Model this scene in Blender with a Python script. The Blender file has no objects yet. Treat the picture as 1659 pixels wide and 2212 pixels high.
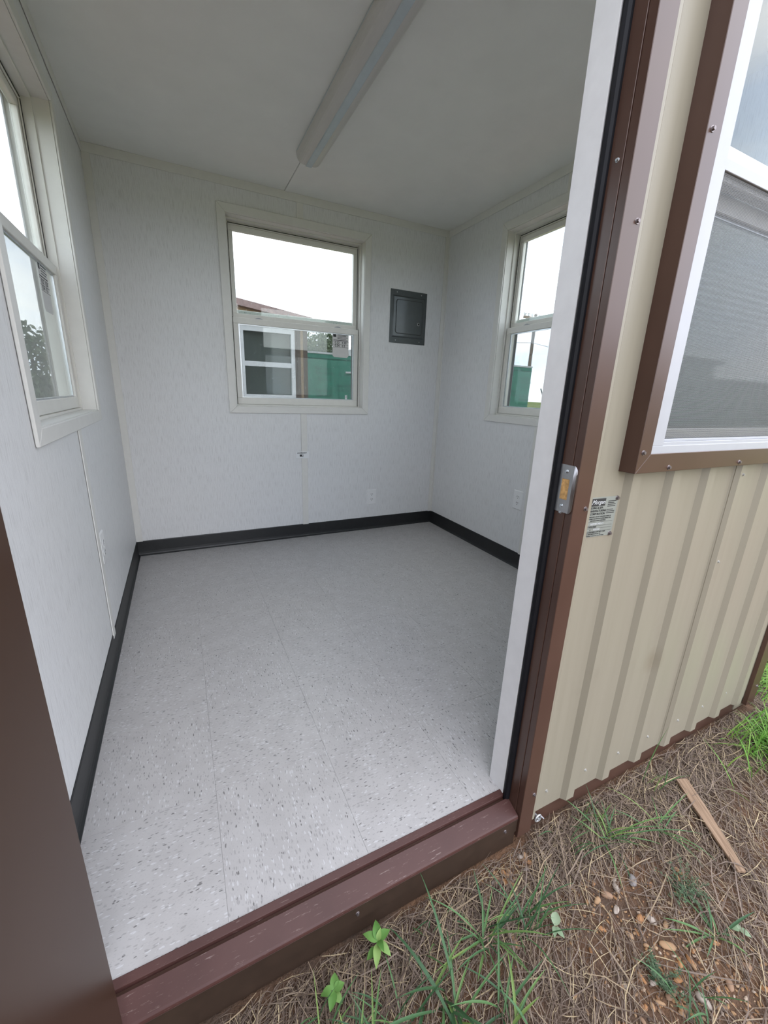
import bpy, bmesh, math, random
import numpy as np
from mathutils import Vector, Matrix, Euler

# ------------------------------------------------------------------ camera, world, exposure
scene = bpy.context.scene
COL = scene.collection
W, D, H = 2.303, 2.3335, 2.30          # inner room: width (x), depth (y), ceiling height
GZ = -0.14                              # outdoor ground level beside the building

cam_data = bpy.data.cameras.new('camera')
cam_data.sensor_fit = 'HORIZONTAL'
cam_data.sensor_width = 36.0
cam_data.lens = 36.0 * 881.0 / 1659.0
cam_data.clip_start = 0.01
cam_data.clip_end = 500.0
cam = bpy.data.objects.new('camera', cam_data)
COL.objects.link(cam)
RW = [[0.898504303836684, -0.4375777405602465, 0.03486741965137871],
      [-0.09224877043637425, -0.2658820183884538, -0.9595816362616885],
      [0.42916218419139973, 0.8589717534726458, -0.27926214637181945]]
cam.matrix_world = Matrix(((RW[0][0], -RW[1][0], -RW[2][0], 0.33388),
                           (RW[0][1], -RW[1][1], -RW[2][1], -0.66556),
                           (RW[0][2], -RW[1][2], -RW[2][2], 1.10675),
                           (0, 0, 0, 1)))
scene.camera = cam

SKY_STRENGTH = 1.0
EXPOSURE = 2.14
vs = scene.view_settings
scene.display_settings.display_device = 'sRGB'
vs.view_transform = 'Standard'
vs.look = 'None'
vs.exposure = EXPOSURE
vs.gamma = 1.0
vs.use_curve_mapping = False


def make_world():
    w = bpy.data.worlds.new('overcast_sky')
    scene.world = w
    w.use_nodes = True
    nt = w.node_tree
    nt.nodes.clear()
    out = nt.nodes.new('ShaderNodeOutputWorld')
    bg = nt.nodes.new('ShaderNodeBackground')
    tc = nt.nodes.new('ShaderNodeTexCoord')
    mp = nt.nodes.new('ShaderNodeMapping')
    mp.inputs['Scale'].default_value = (1.0, 1.0, 2.2)
    n = nt.nodes.new('ShaderNodeTexNoise')
    n.inputs['Scale'].default_value = 2.6
    n.inputs['Detail'].default_value = 7.0
    n.inputs['Roughness'].default_value = 0.55
    r = nt.nodes.new('ShaderNodeValToRGB')
    r.color_ramp.elements[0].position = 0.36
    r.color_ramp.elements[0].color = (0.58, 0.67, 0.86, 1)
    r.color_ramp.elements[1].position = 0.60
    r.color_ramp.elements[1].color = (0.965, 0.955, 0.98, 1)
    bg.inputs['Strength'].default_value = SKY_STRENGTH
    L = nt.links
    L.new(tc.outputs['Generated'], mp.inputs['Vector'])
    L.new(mp.outputs['Vector'], n.inputs['Vector'])
    L.new(n.outputs['Fac'], r.inputs['Fac'])
    L.new(r.outputs['Color'], bg.inputs['Color'])
    L.new(bg.outputs['Background'], out.inputs['Surface'])


make_world()

# ------------------------------------------------------------------ materials
MATS = {}


class NT:
    def __init__(self, name):
        self.m = bpy.data.materials.new(name)
        self.m.use_nodes = True
        self.t = self.m.node_tree
        self.t.nodes.clear()
        self.out = self.n('ShaderNodeOutputMaterial')

    def n(self, kind, **inp):
        nd = self.t.nodes.new(kind)
        for k, v in inp.items():
            nd.inputs[k.replace('_', ' ')].default_value = v
        return nd

    def l(self, a, b):
        self.t.links.new(a, b)

    def math(self, op, a, b=None, c=None):
        nd = self.t.nodes.new('ShaderNodeMath')
        nd.operation = op
        for i, v in enumerate((a, b, c)):
            if v is None:
                continue
            if isinstance(v, (int, float)):
                nd.inputs[i].default_value = v
            else:
                self.l(v, nd.inputs[i])
        return nd.outputs[0]

    def ramp(self, fac, stops, interp='LINEAR'):
        r = self.t.nodes.new('ShaderNodeValToRGB')
        r.color_ramp.interpolation = interp
        while len(r.color_ramp.elements) < len(stops):
            r.color_ramp.elements.new(0.5)
        for e, (p, c) in zip(r.color_ramp.elements, stops):
            e.position = p
            e.color = (c[0], c[1], c[2], 1) if len(c) == 3 else c
        self.l(fac, r.inputs[0])
        return r.outputs[0]

    def mix(self, fac, a, b):
        nd = self.t.nodes.new('ShaderNodeMix')
        nd.data_type = 'RGBA'
        for v, i in ((fac, 0), (a, 6), (b, 7)):
            if isinstance(v, (int, float)):
                nd.inputs[i].default_value = v
            elif isinstance(v, tuple):
                nd.inputs[i].default_value = (v[0], v[1], v[2], 1)
            else:
                self.l(v, nd.inputs[i])
        return nd.outputs[2]

    def noise(self, vec, scale, detail=3.0, rough=0.5):
        nd = self.n('ShaderNodeTexNoise', Scale=scale, Detail=detail, Roughness=rough)
        if vec is not None:
            self.l(vec, nd.inputs['Vector'])
        return nd.outputs['Fac']

    def coord(self, kind='Object'):
        return self.n('ShaderNodeTexCoord').outputs[kind]

    def mapping(self, vec, scale=(1, 1, 1), loc=(0, 0, 0), rot=(0, 0, 0)):
        nd = self.n('ShaderNodeMapping')
        nd.inputs['Scale'].default_value = scale
        nd.inputs['Location'].default_value = loc
        nd.inputs['Rotation'].default_value = rot
        self.l(vec, nd.inputs['Vector'])
        return nd.outputs['Vector']

    def bsdf(self, color, rough=0.5, metal=0.0, spec=0.5, bump=None, bump_str=0.1, bump_dist=0.001, coat=0.0, coat_rough=0.1):
        b = self.n('ShaderNodeBsdfPrincipled')
        for v, k in ((color, 'Base Color'), (rough, 'Roughness'), (metal, 'Metallic')):
            if isinstance(v, tuple):
                b.inputs[k].default_value = (v[0], v[1], v[2], 1)
            elif isinstance(v, (int, float)):
                b.inputs[k].default_value = v
            else:
                self.l(v, b.inputs[k])
        b.inputs['Specular IOR Level'].default_value = spec
        b.inputs['Coat Weight'].default_value = coat
        b.inputs['Coat Roughness'].default_value = coat_rough
        if bump is not None:
            bp = self.n('ShaderNodeBump', Strength=bump_str, Distance=bump_dist)
            self.l(bump, bp.inputs['Height'])
            self.l(bp.outputs[0], b.inputs['Normal'])
        self.l(b.outputs[0], self.out.inputs['Surface'])
        return b


def M(name):
    return MATS[name]


def simple(name, color, rough=0.5, metal=0.0, spec=0.5, var=0.06, vscale=30.0, bump=0.0, coat=0.0):
    t = NT(name)
    co = t.coord()
    f = t.noise(co, vscale, 4.0)
    lo = tuple(c * (1 - var) for c in color)
    hi = tuple(min(1.0, c * (1 + var)) for c in color)
    c = t.ramp(f, [(0.3, lo), (0.7, hi)])
    if bump > 0:
        t.bsdf(c, rough, metal, spec, bump=t.noise(co, vscale * 6, 3.0), bump_str=bump, coat=coat)
    else:
        t.bsdf(c, rough, metal, spec, coat=coat)
    MATS[name] = t.m
    return t.m


def build_materials():
    # vinyl wall covering: pale grey with fine vertical dashes, woven look
    t = NT('wall_vinyl')
    co = t.coord()
    sep = t.n('ShaderNodeSeparateXYZ'); t.l(co, sep.inputs[0])
    s = t.math('ADD', sep.outputs[0], sep.outputs[1])
    cmb = t.n('ShaderNodeCombineXYZ')
    t.l(s, cmb.inputs[0]); t.l(sep.outputs[2], cmb.inputs[2])
    v1 = t.mapping(cmb.outputs[0], (330, 1, 15))
    d1 = t.noise(v1, 1.0, 3.0, 0.6)
    dash = t.ramp(d1, [(0.50, (0, 0, 0)), (0.70, (1, 1, 1))])
    v2 = t.mapping(cmb.outputs[0], (300, 1, 300))
    weave = t.noise(v2, 1.0, 1.0)
    v3 = t.mapping(cmb.outputs[0], (60, 1, 160))
    d3 = t.noise(v3, 1.0, 2.0)
    lite = t.ramp(d3, [(0.58, (0, 0, 0)), (0.75, (1, 1, 1))])
    base = t.mix(t.math('MULTIPLY', weave, 0.5), (0.76, 0.76, 0.765), (0.66, 0.66, 0.66))
    base = t.mix(t.math('MULTIPLY', lite, 0.35), base, (0.82, 0.82, 0.815))
    c = t.mix(t.math('MULTIPLY', dash, 0.46), base, (0.40, 0.39, 0.38))
    t.bsdf(c, 0.5, spec=0.4, bump=weave, bump_str=0.15, bump_dist=0.0006)
    MATS['wall_vinyl'] = t.m

    # vinyl composition tile: streaky chips, direction given by each tile's own rotation
    t = NT('vinyl_tile')
    co = t.coord()
    oi = t.n('ShaderNodeObjectInfo')
    off = t.n('ShaderNodeCombineXYZ')
    t.l(t.math('MULTIPLY', oi.outputs['Random'], 37.0), off.inputs[0])
    t.l(t.math('MULTIPLY', oi.outputs['Random'], 91.0), off.inputs[1])
    add = t.n('ShaderNodeVectorMath'); add.operation = 'ADD'
    t.l(co, add.inputs[0]); t.l(off.outputs[0], add.inputs[1])
    wob = t.noise(add.outputs[0], 14.0, 2.0)
    nz = t.n('ShaderNodeTexNoise', Scale=55.0, Detail=2.0)
    t.l(add.outputs[0], nz.inputs['Vector'])
    sc_ = t.n('ShaderNodeVectorMath'); sc_.operation = 'MULTIPLY_ADD'
    t.l(nz.outputs['Color'], sc_.inputs[0]); sc_.inputs[1].default_value = (0.016, 0.006, 0.0); t.l(add.outputs[0], sc_.inputs[2])
    vec0 = sc_.outputs[0]

    def chips(sx, sy, keep, rad, seed):
        v = t.mapping(vec0, (sx, sy, 1), (seed, seed * 1.7, 0), (0, 0, 0.12))
        vo = t.n('ShaderNodeTexVoronoi', Scale=1.0)
        vo.voronoi_dimensions = '2D'
        t.l(v, vo.inputs['Vector'])
        sp = t.n('ShaderNodeSeparateColor'); t.l(vo.outputs['Color'], sp.inputs[0])
        k = t.math('LESS_THAN', sp.outputs[0], keep)
        r = t.math('MULTIPLY', sp.outputs[1], rad)
        soft = t.math('SUBTRACT', r, vo.outputs['Distance'])
        on = t.math('MULTIPLY', soft, 9.0)
        on = t.math('MINIMUM', t.math('MAXIMUM', on, 0.0), 1.0)
        return t.math('MULTIPLY', on, k), sp.outputs[2]
    base = t.ramp(wob, [(0.35, (0.450, 0.430, 0.420)), (0.65, (0.488, 0.468, 0.458))])
    a, av = chips(78, 230, 0.36, 0.52, 3.1)
    c = t.mix(t.math('MULTIPLY', a, 0.45), base, (0.24, 0.225, 0.22))
    b2, bv = chips(66, 205, 0.28, 0.50, 11.7)
    c = t.mix(t.math('MULTIPLY', b2, 0.42), c, (0.72, 0.72, 0.73))
    d2, dv = chips(86, 250, 0.075, 0.50, 23.3)
    c = t.mix(t.math('MULTIPLY', d2, 0.75), c, (0.09, 0.085, 0.08))
    e2, ev = chips(150, 420, 0.5, 0.55, 41.0)
    c = t.mix(t.math('MULTIPLY', e2, 0.22), c, (0.33, 0.315, 0.31))
    t.bsdf(c, 0.36, spec=0.45, bump=wob, bump_str=0.03)
    MATS['vinyl_tile'] = t.m

    simple('tile_joint', (0.40, 0.385, 0.38), 0.8)
    simple('ceiling_white', (0.80, 0.80, 0.765), 0.75, var=0.02, vscale=8, bump=0.05)
    simple('trim_cream', (0.71, 0.70, 0.668), 0.42, var=0.02)
    simple('vinyl_almond', (0.73, 0.715, 0.67), 0.35, var=0.02)
    simple('vinyl_white', (0.37, 0.375, 0.395), 0.35, var=0.02)
    simple('neighbour_white', (0.80, 0.81, 0.83), 0.4, var=0.02)
    simple('brown_shaded', (0.036, 0.022, 0.015), 0.45, spec=0.3, var=0.12)  # threshold front: shade of a person standing there is put into this brown
    simple('jamb_white', (0.74, 0.735, 0.735), 0.4, var=0.03)
    simple('black_rubber', (0.012, 0.013, 0.014), 0.42, var=0.2)
    simple('weather_foam', (0.006, 0.006, 0.008), 0.55, spec=0.2, var=0.2)
    simple('outlet_white', (0.80, 0.80, 0.80), 0.3, var=0.01)
    simple('slot_dark', (0.03, 0.03, 0.03), 0.6)
    simple('panel_grey', (0.060, 0.070, 0.072), 0.38, metal=0.15, var=0.05, coat=0.3)
    simple('panel_gap', (0.008, 0.008, 0.008), 0.7)
    simple('chrome', (0.42, 0.42, 0.43), 0.36, metal=1.0, var=0.05)
    simple('zinc', (0.55, 0.58, 0.60), 0.3, metal=1.0, var=0.08)
    simple('screw_dark', (0.22, 0.19, 0.19), 0.4, metal=0.8, var=0.2)
    simple('screw_cream', (0.36, 0.35, 0.32), 0.4, metal=0.2, var=0.1)
    simple('wood_raw', (0.55, 0.32, 0.12), 0.8, var=0.35, vscale=120)
    simple('light_steel', (0.50, 0.56, 0.60), 0.4, var=0.03)
    simple('light_lens', (0.57, 0.55, 0.53), 0.3, var=0.01)
    simple('core_board', (0.35, 0.30, 0.24), 0.9)
    simple('sticker_white', (0.78, 0.79, 0.80), 0.6, var=0.02)
    simple('sticker_grey', (0.62, 0.61, 0.60), 0.6, var=0.02)
    simple('print_black', (0.02, 0.02, 0.02), 0.6)
    simple('print_white', (0.50, 0.51, 0.51), 0.5)
    simple('plate_metal', (0.26, 0.275, 0.245), 0.5, metal=0.3, var=0.06)
    simple('roof_grey', (0.5, 0.5, 0.48), 0.6)
    simple('tan_board', (0.33, 0.23, 0.14), 0.7, var=0.1)
    simple('board_text', (0.012, 0.085, 0.065), 0.7)
    simple('pole_wood', (0.16, 0.12, 0.10), 0.85, var=0.2)
    simple('wire_dark', (0.06, 0.06, 0.07), 0.6)
    simple('tree_bark', (0.10, 0.075, 0.05), 0.9, var=0.3)
    simple('white_panel', (0.5, 0.51, 0.53), 0.5)
    simple('clear_plastic', (0.55, 0.56, 0.56), 0.12, metal=0.6)

    # brown painted steel with scuffs
    t = NT('brown_steel')
    co = t.coord()
    f = t.noise(co, 7.0, 3.0)
    c = t.ramp(f, [(0.3, (0.062, 0.031, 0.022)), (0.7, (0.074, 0.038, 0.027))])
    sc = t.noise(t.mapping(co, (60, 300, 300)), 1.0, 4.0, 0.7)
    scm = t.ramp(sc, [(0.72, (0, 0, 0)), (0.78, (1, 1, 1))])
    c = t.mix(t.math('MULTIPLY', scm, 0.25), c, (0.32, 0.27, 0.25))
    t.bsdf(c, 0.30, spec=0.42, coat=0.1, coat_rough=0.2)
    MATS['brown_steel'] = t.m
    t = NT('brown_threshold')
    co = t.coord()
    f = t.noise(co, 9.0, 4.0)
    c = t.ramp(f, [(0.3, (0.060, 0.025, 0.021)), (0.7, (0.076, 0.033, 0.028))])
    sc = t.noise(t.mapping(co, (25, 240, 240)), 1.0, 5.0, 0.75)
    scm = t.ramp(sc, [(0.61, (0, 0, 0)), (0.68, (1, 1, 1))])
    c = t.mix(t.math('MULTIPLY', scm, 0.45), c, (0.38, 0.30, 0.27))
    t.bsdf(c, 0.42, spec=0.3)
    MATS['brown_threshold'] = t.m
    t = NT('brown_door_paint')
    co = t.coord()
    f = t.noise(co, 5.0, 3.0)
    c = t.ramp(f, [(0.3, (0.044, 0.021, 0.012)), (0.7, (0.050, 0.025, 0.014))])
    t.bsdf(c, 0.33, spec=0.2)
    MATS['brown_door_paint'] = t.m

    # cream corrugated siding with faint dirt
    t = NT('cream_siding')
    co = t.coord()
    f = t.noise(t.mapping(co, (40, 1, 2.0)), 1.0, 4.0)
    c = t.ramp(f, [(0.3, (0.240, 0.215, 0.163)), (0.7, (0.260, 0.233, 0.178))])
    dz = t.noise(co, 9.0, 5.0, 0.6)
    dm = t.ramp(dz, [(0.62, (0, 0, 0)), (0.80, (1, 1, 1))])
    c = t.mix(t.math('MULTIPLY', dm, 0.25), c, (0.19, 0.168, 0.128))
    ds = t.n('ShaderNodeVectorMath'); ds.operation = 'DISTANCE'
    t.l(t.mapping(co, (1, 1, 0.8)), ds.inputs[0]); ds.inputs[1].default_value = (1.600, -0.062, 0.331 * 0.8)
    sm_ = t.math('MAXIMUM', t.math('SUBTRACT', 1.0, t.math('MULTIPLY', ds.outputs['Value'], 22.0)), 0.0)
    c = t.mix(t.math('MULTIPLY', t.math('MULTIPLY', sm_, dz), 1.1), c, (0.16, 0.13, 0.085))
    t.bsdf(c, 0.38, spec=0.5)
    MATS['cream_siding'] = t.m

    # glazing: clear pane that mirrors the surroundings by angle
    t = NT('clear_glass')
    lw = t.n('ShaderNodeLayerWeight', Blend=0.5)
    fac = t.math('ADD', t.math('MULTIPLY', t.math('POWER', lw.outputs['Facing'], 5.0), 0.80), 0.035)
    tr = t.n('ShaderNodeBsdfTransparent'); tr.inputs[0].default_value = (0.90, 0.94, 0.93, 1)
    gl = t.n('ShaderNodeBsdfGlossy', Roughness=0.02); gl.inputs[0].default_value = (1, 1, 1, 1)
    mx = t.n('ShaderNodeMixShader')
    t.l(fac, mx.inputs[0]); t.l(tr.outputs[0], mx.inputs[1]); t.l(gl.outputs[0], mx.inputs[2])
    t.l(mx.outputs[0], t.out.inputs['Surface'])
    MATS['clear_glass'] = t.m

    t = NT('water_drop')
    gl = t.n('ShaderNodeBsdfGlossy', Roughness=0.05)
    tr = t.n('ShaderNodeBsdfTransparent'); tr.inputs[0].default_value = (0.85, 0.88, 0.9, 1)
    mx = t.n('ShaderNodeMixShader'); mx.inputs[0].default_value = 0.3
    t.l(tr.outputs[0], mx.inputs[1]); t.l(gl.outputs[0], mx.inputs[2]); t.l(mx.outputs[0], t.out.inputs['Surface'])
    MATS['water_drop'] = t.m

    # insect screen: fine woven mesh
    t = NT('insect_screen')
    co = t.coord()
    sep = t.n('ShaderNodeSeparateXYZ'); t.l(co, sep.inputs[0])
    wx = t.math('ABSOLUTE', t.math('SUBTRACT', t.math('FRACT', t.math('MULTIPLY', sep.outputs[0], 420.0)), 0.5))
    wz = t.math('ABSOLUTE', t.math('SUBTRACT', t.math('FRACT', t.math('MULTIPLY', sep.outputs[2], 420.0)), 0.5))
    thr = t.math('MAXIMUM', t.math('GREATER_THAN', wx, 0.31), t.math('GREATER_THAN', wz, 0.31))
    df = t.n('ShaderNodeBsdfPrincipled', Roughness=0.5)
    df.inputs['Base Color'].default_value = (0.045, 0.048, 0.05, 1)
    tr = t.n('ShaderNodeBsdfTransparent')
    mx = t.n('ShaderNodeMixShader')
    t.l(thr, mx.inputs[0]); t.l(tr.outputs[0], mx.inputs[1]); t.l(df.outputs[0], mx.inputs[2])
    t.l(mx.outputs[0], t.out.inputs['Surface'])
    MATS['insect_screen'] = t.m

    # bare soil / far field
    t = NT('soil')
    co = t.coord()
    f = t.noise(co, 6.0, 6.0, 0.6)
    g = t.noise(co, 90.0, 4.0, 0.6)
    dirt = t.ramp(f, [(0.35, (0.10, 0.066, 0.046)), (0.55, (0.15, 0.082, 0.046)), (0.75, (0.20, 0.105, 0.055))])
    dirt = t.mix(t.math('MULTIPLY', g, 0.55), dirt, (0.07, 0.05, 0.04))
    h = t.noise(co, 0.9, 5.0, 0.65)
    field = t.ramp(h, [(0.3, (0.10, 0.15, 0.035)), (0.6, (0.20, 0.22, 0.07)), (0.8, (0.27, 0.24, 0.11))])
    ln = t.n('ShaderNodeVectorMath'); ln.operation = 'DISTANCE'
    t.l(co, ln.inputs[0]); ln.inputs[1].default_value = (1.1, 0.6, 0)
    fm = t.math('MINIMUM', t.math('MAXIMUM', t.math('MULTIPLY', t.math('SUBTRACT', ln.outputs['Value'], 6.0), 0.5), 0.0), 1.0)
    c = t.mix(fm, dirt, field)
    t.bsdf(c, 0.95, spec=0.15, bump=g, bump_str=0.9, bump_dist=0.01)
    MATS['soil'] = t.m

    def attr_mat(name, stops, rough=0.7, spec=0.25, transl=0.0):
        t = NT(name)
        at = t.n('ShaderNodeAttribute'); at.attribute_name = 'tint'
        c = t.ramp(at.outputs['Fac'], stops)
        b = t.bsdf(c, rough, spec=spec)
        if transl > 0:
            tl = t.n('ShaderNodeBsdfTranslucent'); t.l(c, tl.inputs[0])
            mx = t.n('ShaderNodeMixShader'); mx.inputs[0].default_value = transl
            t.l(b.outputs[0], mx.inputs[1]); t.l(tl.outputs[0], mx.inputs[2])
            t.l(mx.outputs[0], t.out.inputs['Surface'])
        MATS[name] = t.m
    attr_mat('straw', [(0.0, (0.055, 0.036, 0.026)), (0.3, (0.125, 0.088, 0.064)), (0.55, (0.185, 0.140, 0.112)),
                       (0.8, (0.30, 0.225, 0.14)), (1.0, (0.46, 0.37, 0.22))])
    attr_mat('gravel', [(0.0, (0.09, 0.07, 0.06)), (0.25, (0.20, 0.105, 0.055)), (0.55, (0.30, 0.165, 0.075)),
                        (0.85, (0.33, 0.22, 0.13)), (1.0, (0.38, 0.31, 0.25))], rough=0.75)
    attr_mat('grass', [(0.0, (0.045, 0.105, 0.045)), (0.4, (0.085, 0.18, 0.075)), (0.75, (0.13, 0.25, 0.085)),
                       (1.0, (0.22, 0.31, 0.08))], rough=0.5, spec=0.35, transl=0.3)
    attr_mat('grass_bright', [(0.0, (0.09, 0.22, 0.03)), (0.5, (0.16, 0.34, 0.06)), (1.0, (0.28, 0.42, 0.09))], rough=0.5, transl=0.3)
    attr_mat('leaf_green', [(0.0, (0.10, 0.24, 0.05)), (0.5, (0.16, 0.32, 0.08)), (1.0, (0.26, 0.40, 0.12))], rough=0.5, transl=0.25)
    attr_mat('leaf_pale', [(0.0, (0.16, 0.24, 0.13)), (1.0, (0.32, 0.40, 0.26))], rough=0.6, transl=0.2)
    attr_mat('weed_grey', [(0.0, (0.05, 0.09, 0.05)), (1.0, (0.13, 0.18, 0.10))], rough=0.8, transl=0.2)
    attr_mat('tree_leaf', [(0.0, (0.045, 0.075, 0.03)), (0.6, (0.11, 0.15, 0.07)), (1.0, (0.24, 0.27, 0.17))], rough=0.6, transl=0.2)

    # weathered lath
    t = NT('lath_wood')
    co = t.coord()
    f = t.noise(t.mapping(co, (300, 8, 300)), 1.0, 4.0, 0.6)
    c = t.ramp(f, [(0.3, (0.14, 0.088, 0.055)), (0.5, (0.26, 0.175, 0.115)), (0.75, (0.37, 0.265, 0.18))])
    t.bsdf(c, 0.8, spec=0.2, bump=f, bump_str=0.4)
    MATS['lath_wood'] = t.m

    # green sheathing board
    t = NT('green_sheathing')
    co = t.coord()
    f = t.noise(co, 5.0, 5.0, 0.6)
    c = t.ramp(f, [(0.3, (0.018, 0.15, 0.105)), (0.7, (0.026, 0.19, 0.135))])
    t.bsdf(c, 0.55)
    MATS['green_sheathing'] = t.m

    t = NT('shingle_brown')
    co = t.coord()
    f = t.noise(co, 18.0, 5.0, 0.7)
    c = t.ramp(f, [(0.3, (0.13, 0.085, 0.08)), (0.7, (0.22, 0.15, 0.14))])
    t.bsdf(c, 0.7)
    MATS['shingle_brown'] = t.m


build_materials()

# ------------------------------------------------------------------ mesh helpers
rnd = random.Random(7)


class MB:
    """collects geometry for ONE mesh object"""
    def __init__(self):
        self.v = []
        self.f = []

    def add(self, verts, faces):
        o = len(self.v)
        self.v += [tuple(p) for p in verts]
        self.f += [tuple(i + o for i in fc) for fc in faces]
        return self

    def box(self, x0, x1, y0, y1, z0, z1):
        v = [(x0, y0, z0), (x1, y0, z0), (x1, y1, z0), (x0, y1, z0), (x0, y0, z1), (x1, y0, z1), (x1, y1, z1), (x0, y1, z1)]
        f = [(0, 3, 2, 1), (4, 5, 6, 7), (0, 1, 5, 4), (1, 2, 6, 5), (2, 3, 7, 6), (3, 0, 4, 7)]
        return self.add(v, f)

    def prism(self, poly, axis, a, b):
        """extrude a 2D polygon along an axis: axis 'x' poly=(y,z), 'y' poly=(x,z), 'z' poly=(x,y)"""
        def p3(p, t):
            if axis == 'x':
                return (t, p[0], p[1])
            if axis == 'y':
                return (p[0], t, p[1])
            return (p[0], p[1], t)
        n = len(poly)
        v = [p3(p, a) for p in poly] + [p3(p, b) for p in poly]
        f = [tuple(range(n))[::-1], tuple(range(n, 2 * n))]
        for i in range(n):
            j = (i + 1) % n
            f.append((i, j, n + j, n + i))
        return self.add(v, f)

    def cyl(self, p0, p1, r0, r1=None, seg=10, caps=True):
        r1 = r0 if r1 is None else r1
        p0, p1 = Vector(p0), Vector(p1)
        d = (p1 - p0).normalized()
        up = Vector((0, 0, 1)) if abs(d.z) < 0.9 else Vector((1, 0, 0))
        a = d.cross(up).normalized()
        b = d.cross(a)
        v = []
        for p, r in ((p0, r0), (p1, r1)):
            for i in range(seg):
                t = 2 * math.pi * i / seg
                v.append(tuple(p + a * (r * math.cos(t)) + b * (r * math.sin(t))))
        f = [(i, (i + 1) % seg, seg + (i + 1) % seg, seg + i) for i in range(seg)]
        if caps:
            f += [tuple(range(seg))[::-1], tuple(range(seg, 2 * seg))]
        return self.add(v, f)

    def build(self, name, mat, parent=None, bevel=0.0, smooth=False, seg=1):
        me = bpy.data.meshes.new(name)
        me.from_pydata(self.v, [], self.f)
        bm = bmesh.new()
        bm.from_mesh(me)
        bmesh.ops.recalc_face_normals(bm, faces=bm.faces)
        if bevel > 0:
            es = [e for e in bm.edges if len(e.link_faces) == 2 and e.calc_face_angle(0) > 0.6]
            bmesh.ops.bevel(bm, geom=es, offset=bevel, segments=seg, affect='EDGES', profile=0.6)
        bm.to_mesh(me)
        bm.free()
        if mat:
            me.materials.append(M(mat))
        if smooth:
            me.polygons.foreach_set('use_smooth', [True] * len(me.polygons))
        o = bpy.data.objects.new(name, me)
        COL.objects.link(o)
        if parent:
            o.parent = parent
        return o


def box(name, x0, x1, y0, y1, z0, z1, mat, parent=None, bevel=0.0, seg=1):
    return MB().box(x0, x1, y0, y1, z0, z1).build(name, mat, parent, bevel, seg=seg)


def rect_minus(x0, x1, z0, z1, holes):
    """rectangles covering [x0,x1]x[z0,z1] minus holes (hx0,hx1,hz0,hz1)"""
    xs = sorted({x0, x1, *[min(max(h[i], x0), x1) for h in holes for i in (0, 1)]})
    zs = sorted({z0, z1, *[min(max(h[i], z0), z1) for h in holes for i in (2, 3)]})
    out = []
    for a, b in zip(xs[:-1], xs[1:]):
        run = None
        for c, d in zip(zs[:-1], zs[1:]):
            mx, mz = (a + b) / 2, (c + d) / 2
            if any(h[0] < mx < h[1] and h[2] < mz < h[3] for h in holes):
                run = None
                continue
            if run is not None:
                out[-1][3] = d
            else:
                out.append([a, b, c, d])
                run = True
    return out


def empty(name, loc=(0, 0, 0), rz=0.0):
    o = bpy.data.objects.new(name, None)
    o.empty_display_size = 0.1
    o.location = loc
    o.rotation_euler = (0, 0, rz)
    COL.objects.link(o)
    return o


def tag(o, label=None, cat=None, group=None, kind=None):
    if label:
        o['label'] = label
    if cat:
        o['category'] = cat
    if group:
        o['group'] = group
    if kind:
        o['kind'] = kind
    return o


def struct(o):
    o['kind'] = 'structure'
    return o


def ring_pieces(name, mat, parent, u0, u1, z0, z1, iu0, iu1, iz0, iz1, v0, v1, bevel=0.0):
    """four mitred members of a rectangular frame, each its own object (local x = u, y = v)"""
    quads = [[(u0, z0), (u1, z0), (iu1, iz0), (iu0, iz0)], [(u0, z1), (iu0, iz1), (iu1, iz1), (u1, z1)],
             [(u0, z0), (iu0, iz0), (iu0, iz1), (u0, z1)], [(u1, z0), (u1, z1), (iu1, iz1), (iu1, iz0)]]
    return [MB().prism(q, 'y', v0, v1).build(name, mat, parent, bevel) for q in quads]


def ring(mb, u0, u1, z0, z1, iu0, iu1, iz0, iz1, v0, v1):
    mb.box(u0, u1, v0, v1, z0, iz0)
    mb.box(u0, u1, v0, v1, iz1, z1)
    mb.box(u0, iu0, v0, v1, iz0, iz1)
    mb.box(iu1, u1, v0, v1, iz0, iz1)
    return mb


def text_mesh(name, body, size, mat, matrix, parent=None, extrude=0.0002, align='LEFT', shear=0.0, spacing=1.0, bold=0.0):
    cu = bpy.data.curves.new(name, 'FONT')
    cu.body = body
    cu.size = size
    cu.extrude = extrude
    cu.align_x = align
    cu.shear = shear
    cu.space_character = spacing
    cu.offset = bold
    cu.resolution_u = 3
    tmp = bpy.data.objects.new(name + '_tmp', cu)
    COL.objects.link(tmp)
    dg = bpy.context.evaluated_depsgraph_get()
    me = bpy.data.meshes.new_from_object(tmp.evaluated_get(dg))
    bpy.data.objects.remove(tmp)
    bpy.data.curves.remove(cu)
    me.name = name
    me.materials.clear()
    me.materials.append(M(mat))
    me.transform(matrix)
    o = bpy.data.objects.new(name, me)
    COL.objects.link(o)
    if parent:
        o.parent = parent
    return o


def basis(o, xdir, ydir):
    x = Vector(xdir).normalized(); y = Vector(ydir).normalized(); z = x.cross(y)
    m = Matrix((x, y, z)).transposed().to_4x4()
    m.translation = Vector(o)
    return m


# a hex-washer screw head, built once; its axis is +z of the mesh
def screw_mesh():
    mb = MB()
    mb.cyl((0, 0, 0), (0, 0, 0.0012), 0.0058, 0.0052, 12)
    mb.cyl((0, 0, 0.0012), (0, 0, 0.0048), 0.0038, 0.0034, 6)
    o = mb.build('screw_source', 'screw_dark')
    me = o.data
    bpy.data.objects.remove(o)
    return me


SCREW = {}


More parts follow.
